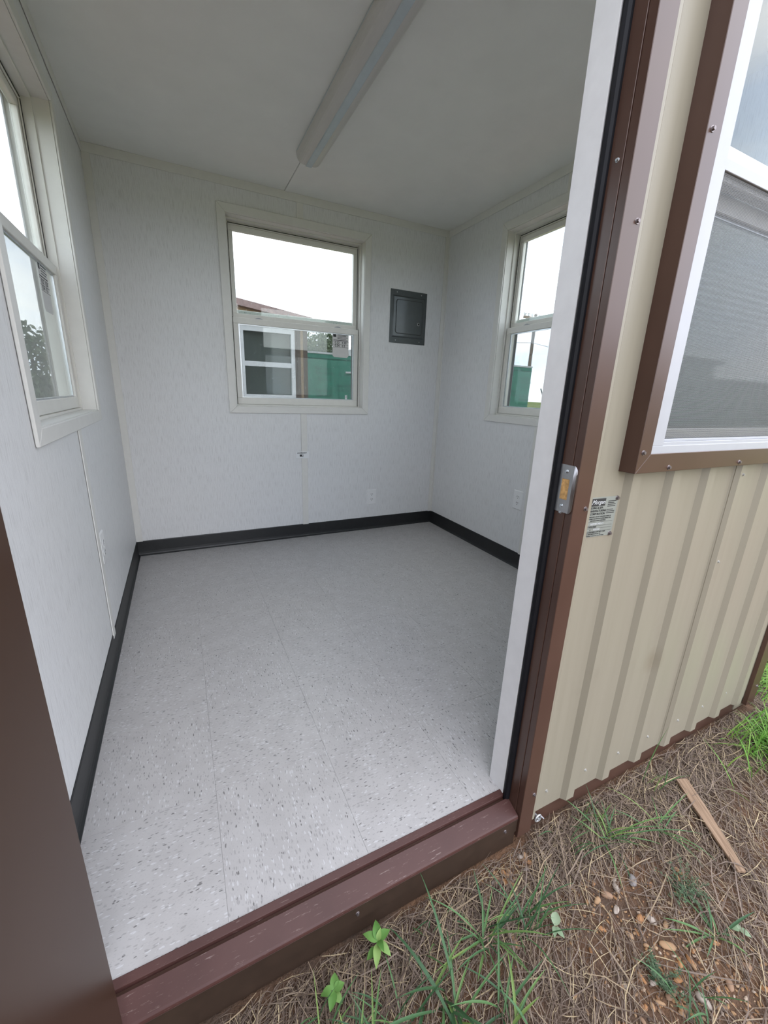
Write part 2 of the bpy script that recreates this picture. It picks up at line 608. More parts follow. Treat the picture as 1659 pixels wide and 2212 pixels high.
def screw(pos, normal, mat, parent, scale=1.0):
    if mat not in SCREW:
        me = screw_mesh()
        me.materials.clear()
        me.materials.append(M(mat))
        SCREW[mat] = me
    o = bpy.data.objects.new('screw', SCREW[mat])
    q = Vector((0, 0, 1)).rotation_difference(Vector(normal))
    o.rotation_mode = 'QUATERNION'
    o.rotation_quaternion = q
    o.location = pos
    o.scale = (scale,) * 3
    COL.objects.link(o)
    o.parent = parent
    return o


# ------------------------------------------------------------------ the setting: floor, walls, ceiling
WT = 0.097          # wall thickness, inner face to siding valley
FY = 0.042          # inner face of the front wall
HU, HZ0, HZ1 = 0.462, 0.985, 2.12      # window hole half width and heights
CB, CR, CL, CF = 1.149, 1.205, 1.150, 1.760   # window centres: back, right, left, front
CS = 0.0225          # half width of a batten

# floor with tiles
floor = struct(box('floor', -0.005, W + 0.005, 0.0, D + 0.005, -0.05, -0.0022, 'tile_joint'))
T, TY = 0.329, D / 7
tile_me = {}
for i in range(7):
    for j in range(7):
        y0, y1 = j * TY, (j + 1) * TY
        w, d = T - 0.0004, TY - 0.0004
        odd = (i + j) % 2
        key = (odd, round(d, 3))
        if key not in tile_me:
            a, b = (w, d) if not odd else (d, w)
            o = MB().box(-a / 2, a / 2, -b / 2, b / 2, -0.002, 0.0).build('floor_tile', 'vinyl_tile', bevel=0.0003)
            tile_me[key] = o.data
            bpy.data.objects.remove(o)
        o = bpy.data.objects.new('floor_tile', tile_me[key])
        o.location = (i * T + T / 2, (y0 + y1) / 2, 0)
        o.rotation_euler = (0, 0, math.pi / 2 if odd else 0)
        COL.objects.link(o)
        o.parent = floor

# ceiling boards, seam and batten
ceiling = struct(box('ceiling', -WT, W + WT, FY - WT, D + WT, H + 0.008, H + 0.10, 'core_board'))
box('ceiling_panel', -0.01, 1.0515, FY, D + 0.01, H, H + 0.008, 'ceiling_white', ceiling)
box('ceiling_panel', 1.0545, W + 0.01, FY, D + 0.01, H, H + 0.008, 'ceiling_white', ceiling)
box('ceiling_batten', 1.056, 1.092, FY, D, H - 0.0022, H, 'ceiling_white', ceiling, 0.0006)

# walls -----------------------------------------------------------
# back
hole_b = [(CB - HU, CB + HU, HZ0, HZ1)]
wall_back = MB()
for a, b, c, d in rect_minus(-WT, W + WT, -0.12, H + 0.10, hole_b):
    wall_back.box(a, b, D + 0.010, D + WT, c, d)
wall_back = struct(wall_back.build('wall_back', 'cream_siding'))
for a0, b0 in ((0.0, CB), (CB, W)):
    mb = MB()
    for a, b, c, d in rect_minus(a0, b0, 0.0, H, hole_b):
        mb.box(a, b, D, D + 0.010, c, d)
    mb.build('wall_panel', 'wall_vinyl', wall_back)
# right
hole_r = [(CR - HU, CR + HU, HZ0, HZ1)]
wall_right = MB()
for a, b, c, d in rect_minus(FY - WT, D + 0.010, -0.12, H + 0.10, hole_r):
    wall_right.box(W + 0.010, W + WT, a, b, c, d)
wall_right = struct(wall_right.build('wall_right', 'cream_siding'))
for a0, b0 in ((FY, CR), (CR, D)):
    mb = MB()
    for a, b, c, d in rect_minus(a0, b0, 0.0, H, hole_r):
        mb.box(W, W + 0.010, a, b, c, d)
    mb.build('wall_panel', 'wall_vinyl', wall_right)
# left
hole_l = [(CL - HU, CL + HU, HZ0, HZ1)]
wall_left = MB()
for a, b, c, d in rect_minus(FY - WT, D + 0.010, -0.12, H + 0.10, hole_l):
    wall_left.box(-WT, -0.010, a, b, c, d)
wall_left = struct(wall_left.build('wall_left', 'cream_siding'))
for a0, b0 in ((FY, CL - 0.001), (CL + 0.001, D)):
    mb = MB()
    for a, b, c, d in rect_minus(a0, b0, 0.0, H, hole_l):
        mb.box(-0.010, 0.0, a, b, c, d)
    mb.build('wall_panel', 'wall_vinyl', wall_left)
# front (door opening + window)
DX0, DX1, DZ1 = 0.086, 1.092, 2.075
holes_f = [(DX0, DX1 + 0.008, -1, DZ1), (CF - HU, CF + HU, HZ0, HZ1)]
wall_front = MB()
for a, b, c, d in rect_minus(-WT, W + WT, -0.12, H + 0.10, holes_f):
    wall_front.box(a, b, FY - WT + 0.012, FY - 0.010, c, d)
wall_front = struct(wall_front.build('wall_front', 'core_board'))
for a0, b0 in ((0.0, DX1 + 0.008), (DX1 + 0.008, W)):
    mb = MB()
    for a, b, c, d in rect_minus(a0, b0, 0.0, H, holes_f):
        mb.box(a, b, FY - 0.010, FY, c, d)
    mb.build('wall_panel', 'wall_vinyl', wall_front)

# ribbed steel siding on the front
RIBS = [1.281 + 0.1645 * k for k in range(-8, 7)]


def siding_sheet(xa, xb, z0, z1, holes, yoff=0.0):
    yv = FY - WT + yoff
    pts = [(xa, 0.0)]
    for r in RIBS:
        for dx, h in ((0.0, 0.0), (0.011, 0.0145), (0.043, 0.0145), (0.064, 0.0)):
            if xa < r + dx < xb:
                pts.append((r + dx, h))
    pts.append((xb, 0.0))
    # heights at the two cut edges

    def height(x):
        for r in RIBS:
            k = [(r, 0.0), (r + 0.011, 0.0145), (r + 0.043, 0.0145), (r + 0.064, 0.0)]
            for (p, hp), (q, hq) in zip(k[:-1], k[1:]):
                if p <= x <= q:
                    return hp + (hq - hp) * (x - p) / (q - p)
        return 0.0
    xs = sorted({round(p[0], 5) for p in pts} | {h[i] for h in holes for i in (0, 1) if xa < h[i] < xb})
    zs = sorted({z0, z1, *[h[i] for h in holes for i in (2, 3)]})
    mb = MB()
    for a, b in zip(xs[:-1], xs[1:]):
        for c, d in zip(zs[:-1], zs[1:]):
            if any(h[0] - 1e-6 < (a + b) / 2 < h[1] + 1e-6 and h[2] < (c + d) / 2 < h[3] for h in holes):
                continue
            ya, yb = yv - height(a), yv - height(b)
            t = 0.0016
            mb.add([(a, ya, c), (b, yb, c), (b, yb, d), (a, ya, d), (a, ya + t, c), (b, yb + t, c), (b, yb + t, d), (a, ya + t, d)],
                   [(0, 1, 2, 3), (7, 6, 5, 4), (0, 4, 5, 1), (3, 2, 6, 7), (1, 5, 6, 2), (0, 3, 7, 4)])
    return mb.build('siding_sheet', 'cream_siding', wall_front)


sd1 = siding_sheet(1.115, 1.785, -0.075, H + 0.08, [(CF - HU, CF + HU, HZ0, HZ1)])
sd2 = siding_sheet(1.7775, 2.388, -0.075, H + 0.08, [(CF - HU, CF + HU, HZ0, HZ1)], -0.0018)
siding_sheet(-0.09, 0.06, -0.075, H + 0.08, [])
siding_sheet(0.06, 1.115, DZ1 + 0.03, H + 0.08, [])
for x, z in ((1.212, -0.011), (1.38, -0.010), (1.539, -0.011), (1.696, -0.008)):
    screw((x, FY - WT, z), (0, -1, 0), 'screw_cream', sd1, 0.85)
for x, z in ((1.869, -0.003), (2.025, 0.002), (2.187, 0.010), (1.824, -0.036), (1.800, 0.64), (1.800, 0.915)):
    screw((x, FY - WT - (0.0163 if x < 1.81 else 0.0018), z), (0, -1, 0), 'screw_cream', sd2, 0.85)

# brown base strip, corner trim
base_strip = struct(tag(box('trim_1', -0.09, 2.425, FY - WT + 0.004, FY - WT + 0.010, -0.134, -0.055, 'brown_steel', bevel=0.0008),
                        'dark brown metal base strip showing below the cream ribbed siding'))
corner = empty('trim_2', (0, 0, 0))
struct(tag(corner, 'brown metal corner trim at the right end of the front wall'))
mb = MB()
mb.prism([(2.368, -0.0572), (2.368, -0.0725), (2.432, -0.0725), (2.432, 0.02), (2.402, 0.02), (2.402, -0.0480), (2.389, -0.0572)], 'z', -0.105, H + 0.08)
mb.build('corner_angle', 'brown_steel', corner, 0.001)
screw((2.412, -0.0725, -0.02), (0, -1, 0), 'screw_dark', corner)
screw((2.412, -0.0725, 0.75), (0, -1, 0), 'screw_dark', corner)

roof = struct(tag(box('roof', -WT - 0.04, W + WT + 0.04, FY - WT - 0.05, D + WT + 0.04, H + 0.10, H + 0.17, 'roof_grey', bevel=0.004),
                  'flat metal roof over the small building'))

# interior trim: crown strips, corner strips, battens
CH = 0.045
tn = [2]


def trim(x0, x1, y0, y1, z0, z1, mat='trim_cream', bevel=0.001):
    tn[0] += 1
    return struct(box('trim_%d' % tn[0], x0, x1, y0, y1, z0, z1, mat, None, bevel))


trim(0.0, W, D - 0.006, D - 0.0015, H - CH, H)
trim(W - 0.006, W - 0.0015, FY, D - 0.006, H - CH, H)
trim(0.0015, 0.006, FY, D - 0.006, H - CH, H)
trim(0.0, 0.038, D - 0.0052, D - 0.0014, 0.10, H - CH)
trim(W - 0.033, W, D - 0.0052, D - 0.0014, 0.10, H - CH)
trim(W - 0.0035, W, D - 0.020, D - 0.0035, 0.10, H - CH)
trim(CB - CS, CB + CS, D - 0.0052, D - 0.0014, 0.10, 0.944)
trim(CB - CS, CB + CS, D - 0.0052, D - 0.0014, 2.166, H - CH)
trim(W - 0.0052, W - 0.0014, CR - CS, CR + CS, 0.10, 0.944)
trim(W - 0.0052, W - 0.0014, CR - CS, CR + CS, 2.166, H - CH)
trim(0.0014, 0.0052, CL - 0.004, CL + 0.041, 0.085, 0.944)
trim(0.0014, 0.0052, CL - 0.004, CL + 0.041, 2.166, H - CH)


def baseboard(name, a, b, axis, wall, sgn):
    prof = [(0.0, 0.0), (0.014, 0.0), (0.0135, 0.003), (0.008, 0.008), (0.005, 0.016), (0.0038, 0.03), (0.0036, 0.098), (0.002, 0.103), (0.0, 0.103)]
    mb = MB()
    if axis == 'x':
        mb.prism([(wall + sgn * p, q) for p, q in prof], 'x', a, b)
    else:
        mb.prism([(wall + sgn * p, q) for p, q in prof], 'y', a, b)
    o = mb.build(name, 'black_rubber')
    return struct(o)


baseboard('baseboard_back', 0.0, W, 'x', D, -1)
baseboard('baseboard_right', FY, D, 'y', W, -1)
baseboard('baseboard_left', FY, D, 'y', 0.0, 1)

# ------------------------------------------------------------------ windows
win_n = [0]


def make_window(center, rz, label):
    """local x along the wall, local y outwards from the inner wall face, z up"""
    win_n[0] += 1
    root = struct(tag(empty('window_%d' % win_n[0], center, rz), label))
    ring_pieces('casing', 'trim_cream', root, -0.507, 0.507, 0.944, 2.166, -0.459, 0.459, 0.988, 2.117, -0.0105, -0.0018, 0.0018)
    ring(MB(), -0.4618, 0.4618, 0.9852, 2.1198, -0.456, 0.456, 0.991, 2.114, -0.002, 0.062).build('jamb_liner', 'trim_cream', root)
    fr = ring(MB(), -0.456, 0.456, 0.991, 2.114, -0.437, 0.437, 1.004, 2.093, 0.085, 0.128)
    ring(fr, -0.456, 0.456, 0.991, 2.114, -0.4475, 0.4475, 1.000, 2.104, 0.050, 0.085)
    fr.box(-0.437, -0.431, 0.082, 0.087, 1.004, 2.093)
    fr.box(0.431, 0.437, 0.082, 0.087, 1.004, 2.093)
    fr.box(-0.437, 0.437, 0.082, 0.087, 2.087, 2.093)
    pile = MB()
    for sg in (-1, 1):
        pile.box(sg * 0.4451 - 0.0022, sg * 0.4451 + 0.0022, 0.066, 0.084, 1.001, 1.556)
        pile.box(sg * 0.4385 - 0.0012, sg * 0.4385 + 0.0012, 0.080, 0.0865, 1.556, 2.09)
    pile.box(-0.437, 0.437, 0.080, 0.0865, 2.0935, 2.0965)
    pile.build('weather_pile', 'slot_dark', root)
    frame = fr.build('window_frame', 'vinyl_almond', root, 0.0008)
    ex = ring(MB(), -0.4625, 0.4625, 0.985, 2.121, -0.417, 0.417, 1.012, 2.082, 0.128, 0.1335)
    ex.box(-0.417, 0.417, 0.112, 0.1305, 1.004, 1.020)
    ex.box(-0.417, 0.417, 0.100, 0.122, 1.020, 1.026)
    ex.build('exterior_flange', 'vinyl_white', root, 0.0008)
    us = ring(MB(), -0.437, 0.437, 1.548, 2.087, -0.410, 0.410, 1.582, 2.056, 0.088, 0.112)
    us.box(-0.437, 0.437, 0.108, 0.118, 1.560, 1.605)
    up = us.build('upper_sash', 'vinyl_almond', root, 0.002)
    MB().box(-0.411, 0.411, 0.0985, 0.1015, 1.580, 2.058).build('pane', 'clear_glass', up)
    ls = ring(MB(), -0.4425, 0.4425, 1.001, 1.553, -0.410, 0.410, 1.046, 1.516, 0.058, 0.082)
    lo = ls.build('lower_sash', 'vinyl_almond', root, 0.002)
    ring(MB(), -0.4102, 0.4102, 1.0458, 1.5162, -0.402, 0.402, 1.052, 1.510, 0.066, 0.074).build('glazing_spacer', 'zinc', lo)
    MB().box(-0.411, 0.411, 0.0685, 0.0715, 1.045, 1.517).build('pane', 'clear_glass', lo)
    for u in (-0.275, 0.285):
        mb = MB()
        n = 9
        top = [(u - 0.03 + 0.06 * k / (n - 1), 1.553 + 0.010 * math.sin(math.pi * k / (n - 1))) for k in range(n)]
        mb.prism(top + [(u + 0.03, 1.5525), (u - 0.03, 1.5525)], 'y', 0.066, 0.078)
        mb.build('tilt_latch', 'vinyl_white', lo, 0.0008)
    MB().add([(-0.42, 0.1195, 1.01), (0.42, 0.1195, 1.01), (0.42, 0.1195, 1.575), (-0.42, 0.1195, 1.575)], [(0, 1, 2, 3)]).build('insect_screen', 'insect_screen', root)
    MB().box(-0.42, 0.42, 0.116, 0.123, 1.560, 1.580).build('screen_rail', 'vinyl_white', root, 0.0008)
    ext = ring_pieces('exterior_trim', 'brown_steel', root, -0.507, 0.507, 0.950, 2.166, -0.4625, 0.4625, 0.9945, 2.121, WT - 0.012, 0.1372, 0.0010)
    return root, lo, ext


win_back, lo_back, _ = make_window((CB, D, 0), 0.0, 'white sash window in the back wall beside the grey breaker panel')
win_right, lo_right, _ = make_window((W, CR, 0), -math.pi / 2, 'white sash window in the right wall, half hidden by the door jamb')
win_left, lo_left, _ = make_window((0, CL, 0), math.pi / 2, 'white sash window in the left wall, cut by the picture edge')
win_front, lo_front, ext_front = make_window((CF, FY, 0), math.pi, 'white outdoor window in brown trim on the cream ribbed siding')
for x, z, k in ((1.268, 0.998, 2), (1.378, 0.960, 0), (1.268, 1.597, 2), (1.70, 0.960, 0), (2.05, 0.960, 0)):
    # local coordinates of the turned window: u = CF - x, v = FY - y
    screw((CF - x, 0.1372, z), (0, 1, 0), 'screw_dark', ext_front[3 if k == 2 else 0], 1.05)


def energy_label(lo, u0, u1, z0, z1, flip=1):
    """paper rating label stuck on the inner side of the lower pane (local coords)"""
    v = 0.0680
    s = MB()
    poly = [(u0, z1), (u0, z0 + 0.012), (u0 + 0.012, z0), (u1 - 0.012, z0), (u1, z0 + 0.012), (u1, z1)]
    s.prism(poly, 'y', v, v + 0.0004)
    lab = s.build('paper_label', 'sticker_grey', lo)
    w = u1 - u0
    pr = MB()
    zz = lambda t: z1 - (z1 - z0) * t

    def bar(a, b, t0, t1):
        pr.box(u0 + w * a, u0 + w * b, v - 0.0003, v, zz(t1), zz(t0))
    bar(0.0, 1.0, 0.315, 0.325); bar(0.0, 1.0, 0.445, 0.455); bar(0.0, 1.0, 0.565, 0.575)
    bar(0.04, 0.22, 0.02, 0.14)
    for k in range(4):
        bar(0.30, 0.95 - 0.1 * (k % 2), 0.03 + k * 0.055, 0.05 + k * 0.055)
    bar(0.05, 0.95, 0.26, 0.285)
    pr.build('print_lines', 'print_black', lab)
    for s_, a, t in (('0.32', 0.14, 0.42), ('0.30', 0.58, 0.42), ('0.54', 0.14, 0.545), ('0.3', 0.58, 0.545)):
        text_mesh('printed_number', s_, 0.021, 'print_black', basis((u0 + w * a, v - 0.0002, zz(t)), (1, 0, 0), (0, 0, 1)), lab, 0.0001, bold=0.0004)
    return lab


def rain_drops(parent, v, n, z0, z1):
    r = random.Random(5)
    mb = MB()
    for _ in range(n):
        u, z, q = r.uniform(-0.40, 0.40), z0 + (z1 - z0) * r.random() ** 1.6, r.uniform(0.0012, 0.0030)
        mb.add([(u + q * math.cos(a_ * 1.0472), v, z + q * 1.2 * math.sin(a_ * 1.0472)) for a_ in range(6)]
               + [(u + q * 0.6 * math.cos(a_ * 1.0472), v + q * 0.5, z + q * 0.7 * math.sin(a_ * 1.0472)) for a_ in range(6)],
               [(5, 4, 3, 2, 1, 0), (6, 7, 8, 9, 10, 11)] + [(i, (i + 1) % 6, 6 + (i + 1) % 6, 6 + i) for i in range(6)])
    tag(mb.build('rain_drops', 'water_drop', parent, smooth=True), kind='stuff')


up_back = [c for c in win_back.children if c.name.startswith('upper_sash')][0]
rain_drops(up_back, 0.1016, 200, 1.585, 1.75)
rain_drops(lo_back, 0.0716, 160, 1.05, 1.51)
energy_label(lo_back, 1.394 - CB, 1.519 - CB, 1.352, 1.514)
energy_label(lo_left, 0.19, 0.31, 1.352, 1.514)
sm = MB().box(0.345, 0.362, 0.0676, 0.068, 1.046, 1.082).build('small_label', 'sticker_white', lo_back)
text_mesh('printed_mark', 'K8A', 0.011, 'print_black', basis((0.351, 0.0674, 1.079), (0, 0, -1), (1, 0, 0)), sm, 0.0001)

# ------------------------------------------------------------------ doorway: frame, threshold, open door
frame = struct(tag(empty('trim_40', (1.09, -0.03, 0)), 'white and brown door frame with black weatherstrip on its edge'))
frame.location = (0, 0, 0)
box('inner_jamb', 1.080, 1.101, -0.012, FY + 0.004, -0.004, DZ1 - 0.012, 'jamb_white', frame, 0.0015, 2)
mbw = MB().prism([(1.101, -0.012), (1.083, -0.0125), (1.079, -0.016), (1.077, -0.021), (1.079, -0.027), (1.085, -0.030), (1.101, -0.030)], 'z', -0.026, DZ1 - 0.01)
mbw.build('weatherstrip', 'weather_foam', frame, smooth=False)
rev = box('brown_jamb', 1.090, 1.101, -0.0575, -0.030, -0.105, DZ1, 'brown_steel', frame, 0.0006)
otr = MB().prism([(1.0915, -0.058), (1.0915, -0.077), (1.142, -0.077), (1.142, -0.046), (1.139, -0.046), (1.139, -0.058)], 'z', -0.103, DZ1 + 0.05).build('outer_trim', 'brown_steel', frame, 0.0010)
for z in (0.04, 0.874, 1.43, 1.95):
    screw((1.131, -0.077, z), (0, -1, 0), 'screw_dark', otr)
for z in (0.863, 1.527):
    screw((1.090, -0.046, z), (-1, 0, 0), 'zinc', rev, 0.7)
# hinge side and head
box('inner_jamb', 0.078, 0.098, -0.012, FY + 0.004, -0.004, DZ1 - 0.012, 'jamb_white', frame, 0.0015, 2)
box('brown_jamb', 0.077, 0.088, -0.0575, -0.030, -0.105, DZ1, 'brown_steel', frame, 0.0006)
box('outer_trim', 0.036, 0.0865, -0.077, -0.058, -0.103, DZ1 + 0.05, 'brown_steel', frame, 0.0010)
box('inner_jamb', 0.098, 1.080, -0.012, FY + 0.004, DZ1 - 0.012, DZ1 + 0.004, 'jamb_white', frame, 0.0015)
box('outer_trim', 0.0865, 1.0915, -0.077, -0.020, DZ1, DZ1 + 0.05, 'brown_steel', frame, 0.0010)

# strike plate with its bent lip
sp = MB()
n = 7
x0 = 1.0885
plate = [(-0.029, 0.966), (-0.032, 0.969), (-0.062, 0.973), (-0.066, 0.971), (-0.068, 0.966), (-0.068, 0.868), (-0.066, 0.863), (-0.062, 0.861), (-0.032, 0.864), (-0.029, 0.867)]
hole = (-0.058, -0.038, 0.893, 0.939)
for a, b, c, d in rect_minus(-0.066, -0.029, 0.8635, 0.9705, [hole]):
    sp.box(x0, 1.0900, a, b, c, d)
strike = sp.build('strike_plate', 'chrome', frame, 0.0003)
lip = MB()
prof = []
for k in range(n):
    t = k / (n - 1)
    prof.append((-0.066 - 0.011 * math.sin(t * math.pi / 2), x0 - 0.004 * (1 - math.cos(t * math.pi / 2))))
vv, ff = [], []
for k, (y, x) in enumerate(prof):
    shrink = 0.018 * (k / (n - 1)) ** 1.5
    vv += [(x, y, 0.8635 + shrink), (x, y, 0.9705 - shrink), (x + 0.0012, y, 0.8635 + shrink), (x + 0.0012, y, 0.9705 - shrink)]
for k in range(n - 1):
    a, b = 4 * k, 4 * k + 4
    ff += [(a, a + 1, b + 1, b), (a + 2, b + 2, b + 3, a + 3), (a, b, b + 2, a + 2), (a + 1, a + 3, b + 3, b + 1)]
lip.add(vv, ff)
lip.build('strike_lip', 'chrome', strike, smooth=True)
MB().box(1.0893, 1.0899, hole[0], hole[1], hole[2], hole[3]).build('bare_wood', 'wood_raw', strike)
for z in (0.956, 0.878):
    screw((x0, -0.047, z), (-1, 0, 0), 'zinc', strike, 0.8)

# threshold: inner lip, groove, sloped tread, front face
th = struct(tag(empty('trim_41', (0, 0, 0)), 'reddish brown metal threshold along the bottom of the doorway'))
X0, X1 = 0.0885, 1.0895
MB().prism([(0.0, 0.001), (-0.001, 0.002), (-0.016, -0.003), (-0.0165, -0.015), (0.0, -0.015)], 'x', X0, X1).build('inner_lip', 'brown_threshold', th, 0.0006)
MB().prism([(-0.0165, -0.014), (-0.030, -0.014), (-0.030, -0.03), (-0.0165, -0.03)], 'x', X0, X1).build('groove', 'brown_steel', th)
tread = MB().prism([(-0.0255, -0.007), (-0.0265, -0.006), (-0.067, -0.0235), (-0.0705, -0.0265), (-0.0715, -0.031), (-0.0715, -0.036), (-0.066, -0.036), (-0.0255, -0.02)], 'x', X0, X1).build('tread', 'brown_threshold', th, 0.0006)
riser = MB().box(X0, X1, -0.0712, -0.060, -0.082, -0.036).build('riser', 'brown_shaded', th, 0.0006)  # shade on the front face is painted in by a darker brown
MB().box(X0, X1, -0.0680, -0.040, -0.132, -0.080).build('toe_board', 'brown_shaded', th, 0.001)
screw((1.045, -0.0712, -0.058), (0, -1, 0), 'screw_dark', riser, 0.9)
screw((0.60, -0.0712, -0.058), (0, -1, 0), 'screw_dark', riser, 0.9)

# open door leaf
DOOR_ANGLE = math.radians(93.0)
door = struct(tag(empty('door_1', (0.098, -0.083, 0.0), 0.0), 'brown steel door swung open at the left edge of the doorway'))
leaf = MB().box(0.0, 0.95, 0.002, 0.0475, -0.012, 2.055).build('door_leaf', 'brown_door_paint', door, 0.0015, seg=2)
for z in (0.25, 1.03, 1.82):
    MB().cyl((-0.003, 0.0, z - 0.05), (-0.003, 0.0, z + 0.05), 0.006, seg=10).build('hinge', 'zinc', door)
door.rotation_euler = (0, 0, -DOOR_ANGLE)

# ------------------------------------------------------------------ things in the room
# ceiling light
lf = tag(empty('ceiling_light', (1.07, 1.24, H)), 'unlit strip light with grey plastic lenses on the ceiling', 'light')
LL = 0.605
box('housing', -0.064, 0.064, -LL, LL, -0.012, 0.0, 'light_steel', lf, 0.002)
for sgn in (-1, 1):
    prof = []
    for k in range(9):
        t = k / 8 * math.pi / 2
        prof.append((sgn * (0.016 + 0.050 * math.cos(t) ** 0.8), -0.010 - 0.046 * math.sin(t) ** 0.9))
    prof.append((sgn * 0.016, -0.010))
    MB().prism(prof, 'y', -LL, LL).build('lens', 'light_lens', lf, 0.0006)
MB().prism([(-0.017, -0.010), (-0.017, -0.057), (-0.014, -0.060), (0.014, -0.060), (0.017, -0.057), (0.017, -0.010)], 'y', -LL - 0.003, LL + 0.003).build('centre_channel', 'light_steel', lf, 0.0005)
screw((0.0, LL + 0.003, -0.046), (0, 1, 0), 'screw_dark', lf, 0.6)
screw((0.0, -LL - 0.003, -0.046), (0, -1, 0), 'screw_dark', lf, 0.6)


def rounded(x0, x1, z0, z1, r, n=5):
    p = []
    for cx, cz, a0 in ((x1 - r, z1 - r, 0), (x0 + r, z1 - r, 90), (x0 + r, z0 + r, 180), (x1 - r, z0 + r, 270)):
        for k in range(n + 1):
            a = math.radians(a0 + 90 * k / n)
            p.append((cx + r * math.cos(a), cz + r * math.sin(a)))
    return p


# breaker panel (local y points into the wall)
bpn = tag(empty('breaker_panel', (1.978, D, 1.667)), 'grey steel breaker panel with a closed door on the back wall', 'panel')
hw, hh = 0.157, 0.185
cv = MB()
vv = []
for (sx, sz, y) in ((hw, hh, 0.0), (hw, hh, -0.004), (hw - 0.018, hh - 0.040, -0.006), (hw - 0.026, hh - 0.050, -0.0125), (0.0, 0.0, -0.0125)):
    vv += [(-sx, y, -sz), (sx, y, -sz), (sx, y, sz), (-sx, y, sz)]
ff = []
for k in range(3):
    for i in range(4):
        j = (i + 1) % 4
        ff.append((4 * k + i, 4 * k + j, 4 * k + 4 + j, 4 * k + 4 + i))
ff.append((12, 13, 14, 15))
ff.append((3, 2, 1, 0))
cv.add(vv[:16], ff)
cv.build('cover', 'panel_grey', bpn, 0.0012)
MB().prism(rounded(-0.112, 0.118, -0.118, 0.118, 0.016), 'y', -0.0132, -0.0120).build('door_gap', 'panel_gap', bpn)
pd = MB().prism(rounded(-0.109, 0.115, -0.115, 0.115, 0.014), 'y', -0.0160, -0.0128).build('panel_door', 'panel_grey', bpn, 0.0008)
lt = MB().cyl((0.085, -0.0160, -0.040), (0.085, -0.0185, -0.040), 0.011, 0.0105, 18).build('latch_ring', 'chrome', pd)
MB().cyl((0.086, -0.0183, -0.040), (0.086, -0.0190, -0.040), 0.0082, 0.0080, 16).build('latch_recess', 'panel_gap', lt)
for z in (0.085, -0.09):
    MB().cyl((-0.111, -0.0155, z - 0.012), (-0.111, -0.0155, z + 0.012), 0.0026, seg=8).build('hinge', 'panel_grey', pd)
for x, z in ((-0.105, 0.166), (0.105, 0.166), (-0.105, -0.166), (0.105, -0.166)):
    screw((x, -0.0055, z), (0, -1, 0), 'chrome', bpn, 0.75)


def outlet(pos, rz, label):
    """duplex receptacle; local -y points into the room"""
    r = tag(empty('power_outlet', pos, rz), label, 'outlet', 'white duplex outlets on the room walls')
    plate = MB()
    a, b, t = 0.0425, 0.064, 0.006
    plate.add([(-a, 0, -b), (a, 0, -b), (a, 0, b), (-a, 0, b), (-a + 0.004, -t, -b + 0.004), (a - 0.004, -t, -b + 0.004), (a - 0.004, -t, b - 0.004), (-a + 0.004, -t, b - 0.004)],
              [(0, 3, 2, 1), (4, 5, 6, 7), (0, 1, 5, 4), (1, 2, 6, 5), (2, 3, 7, 6), (3, 0, 4, 7)])
    plate.build('cover_plate', 'outlet_white', r, 0.0008)
    for cz in (0.021, -0.021):
        p = []
        for k in range(24):
            an = 2 * math.pi * k / 24
            p.append((0.0175 * math.cos(an), cz + max(-0.0135, min(0.0135, 0.0175 * math.sin(an)))))
        face = MB().prism(p, 'y', -t - 0.0018, -t + 0.001).build('receptacle', 'outlet_white', r, 0.0004)
        for dx, hgt in ((-0.0068, 0.0105), (0.0068, 0.0085)):
            MB().box(dx - 0.0015, dx + 0.0015, -t - 0.0021, -t - 0.0012, cz + 0.004 - hgt / 2, cz + 0.004 + hgt / 2).build('slot', 'slot_dark', face)
        MB().cyl((0, -t - 0.0012, cz - 0.0075), (0, -t - 0.0021, cz - 0.0075), 0.0027, seg=10).build('ground_hole', 'slot_dark', face)
    screw((0, -t, 0), (0, -1, 0), 'outlet_white', r, 0.45)
    return r


outlet((1.709, D, 0.276), 0.0, 'white duplex outlet low on the back wall, under the breaker panel')
outlet((W, 1.290, 0.458), -math.pi / 2, 'white duplex outlet low on the right wall, beside the door jamb')
outlet((0.0, 1.236, 0.462), math.pi / 2, 'white duplex outlet on the left wall, seen almost edge-on')

# small card stuck on the batten
card = tag(empty('paper_card', (1.134, D - 0.0037, 0.645)), 'small white printed card stuck on the batten below the back window', 'card')
cb = MB()
n = 10
vv, ff = [], []
for k in range(n + 1):
    x = -0.049 + 0.098 * k / n
    y = -0.0012 - 0.0022 * abs(math.sin(k * 0.55)) - (0.004 * ((k - 7) / 3) ** 2 if k > 7 else 0)
    vv += [(x, y, -0.025), (x, y, 0.025), (x, y - 0.0005, -0.025), (x, y - 0.0005, 0.025)]
for k in range(n):
    a, b = 4 * k, 4 * k + 4
    ff += [(a, b, b + 1, a + 1), (a + 2, a + 3, b + 3, b + 2), (a, a + 2, b + 2, b), (a + 1, b + 1, b + 3, a + 3)]
cb.add(vv, ff)
cb.build('card_paper', 'sticker_white', card)
text_mesh('card_print', 'ACUMOUNT', 0.0125, 'print_black', basis((-0.041, -0.0045, 0.010), (1, 0, 0), (0, 0, 1)), card, 0.0002, bold=0.0004)
MB().box(-0.022, -0.006, -0.0048, -0.0040, -0.013, 0.003).build('card_icon', 'print_black', card)
MB().prism([(-0.0055, -0.013), (0.001, -0.016), (0.004, -0.010), (0.004, 0.002), (-0.001, 0.004), (0.001, 0.000), (0.001, -0.009)], 'y', -0.0048, -0.0040).build('card_icon', 'print_black', card)

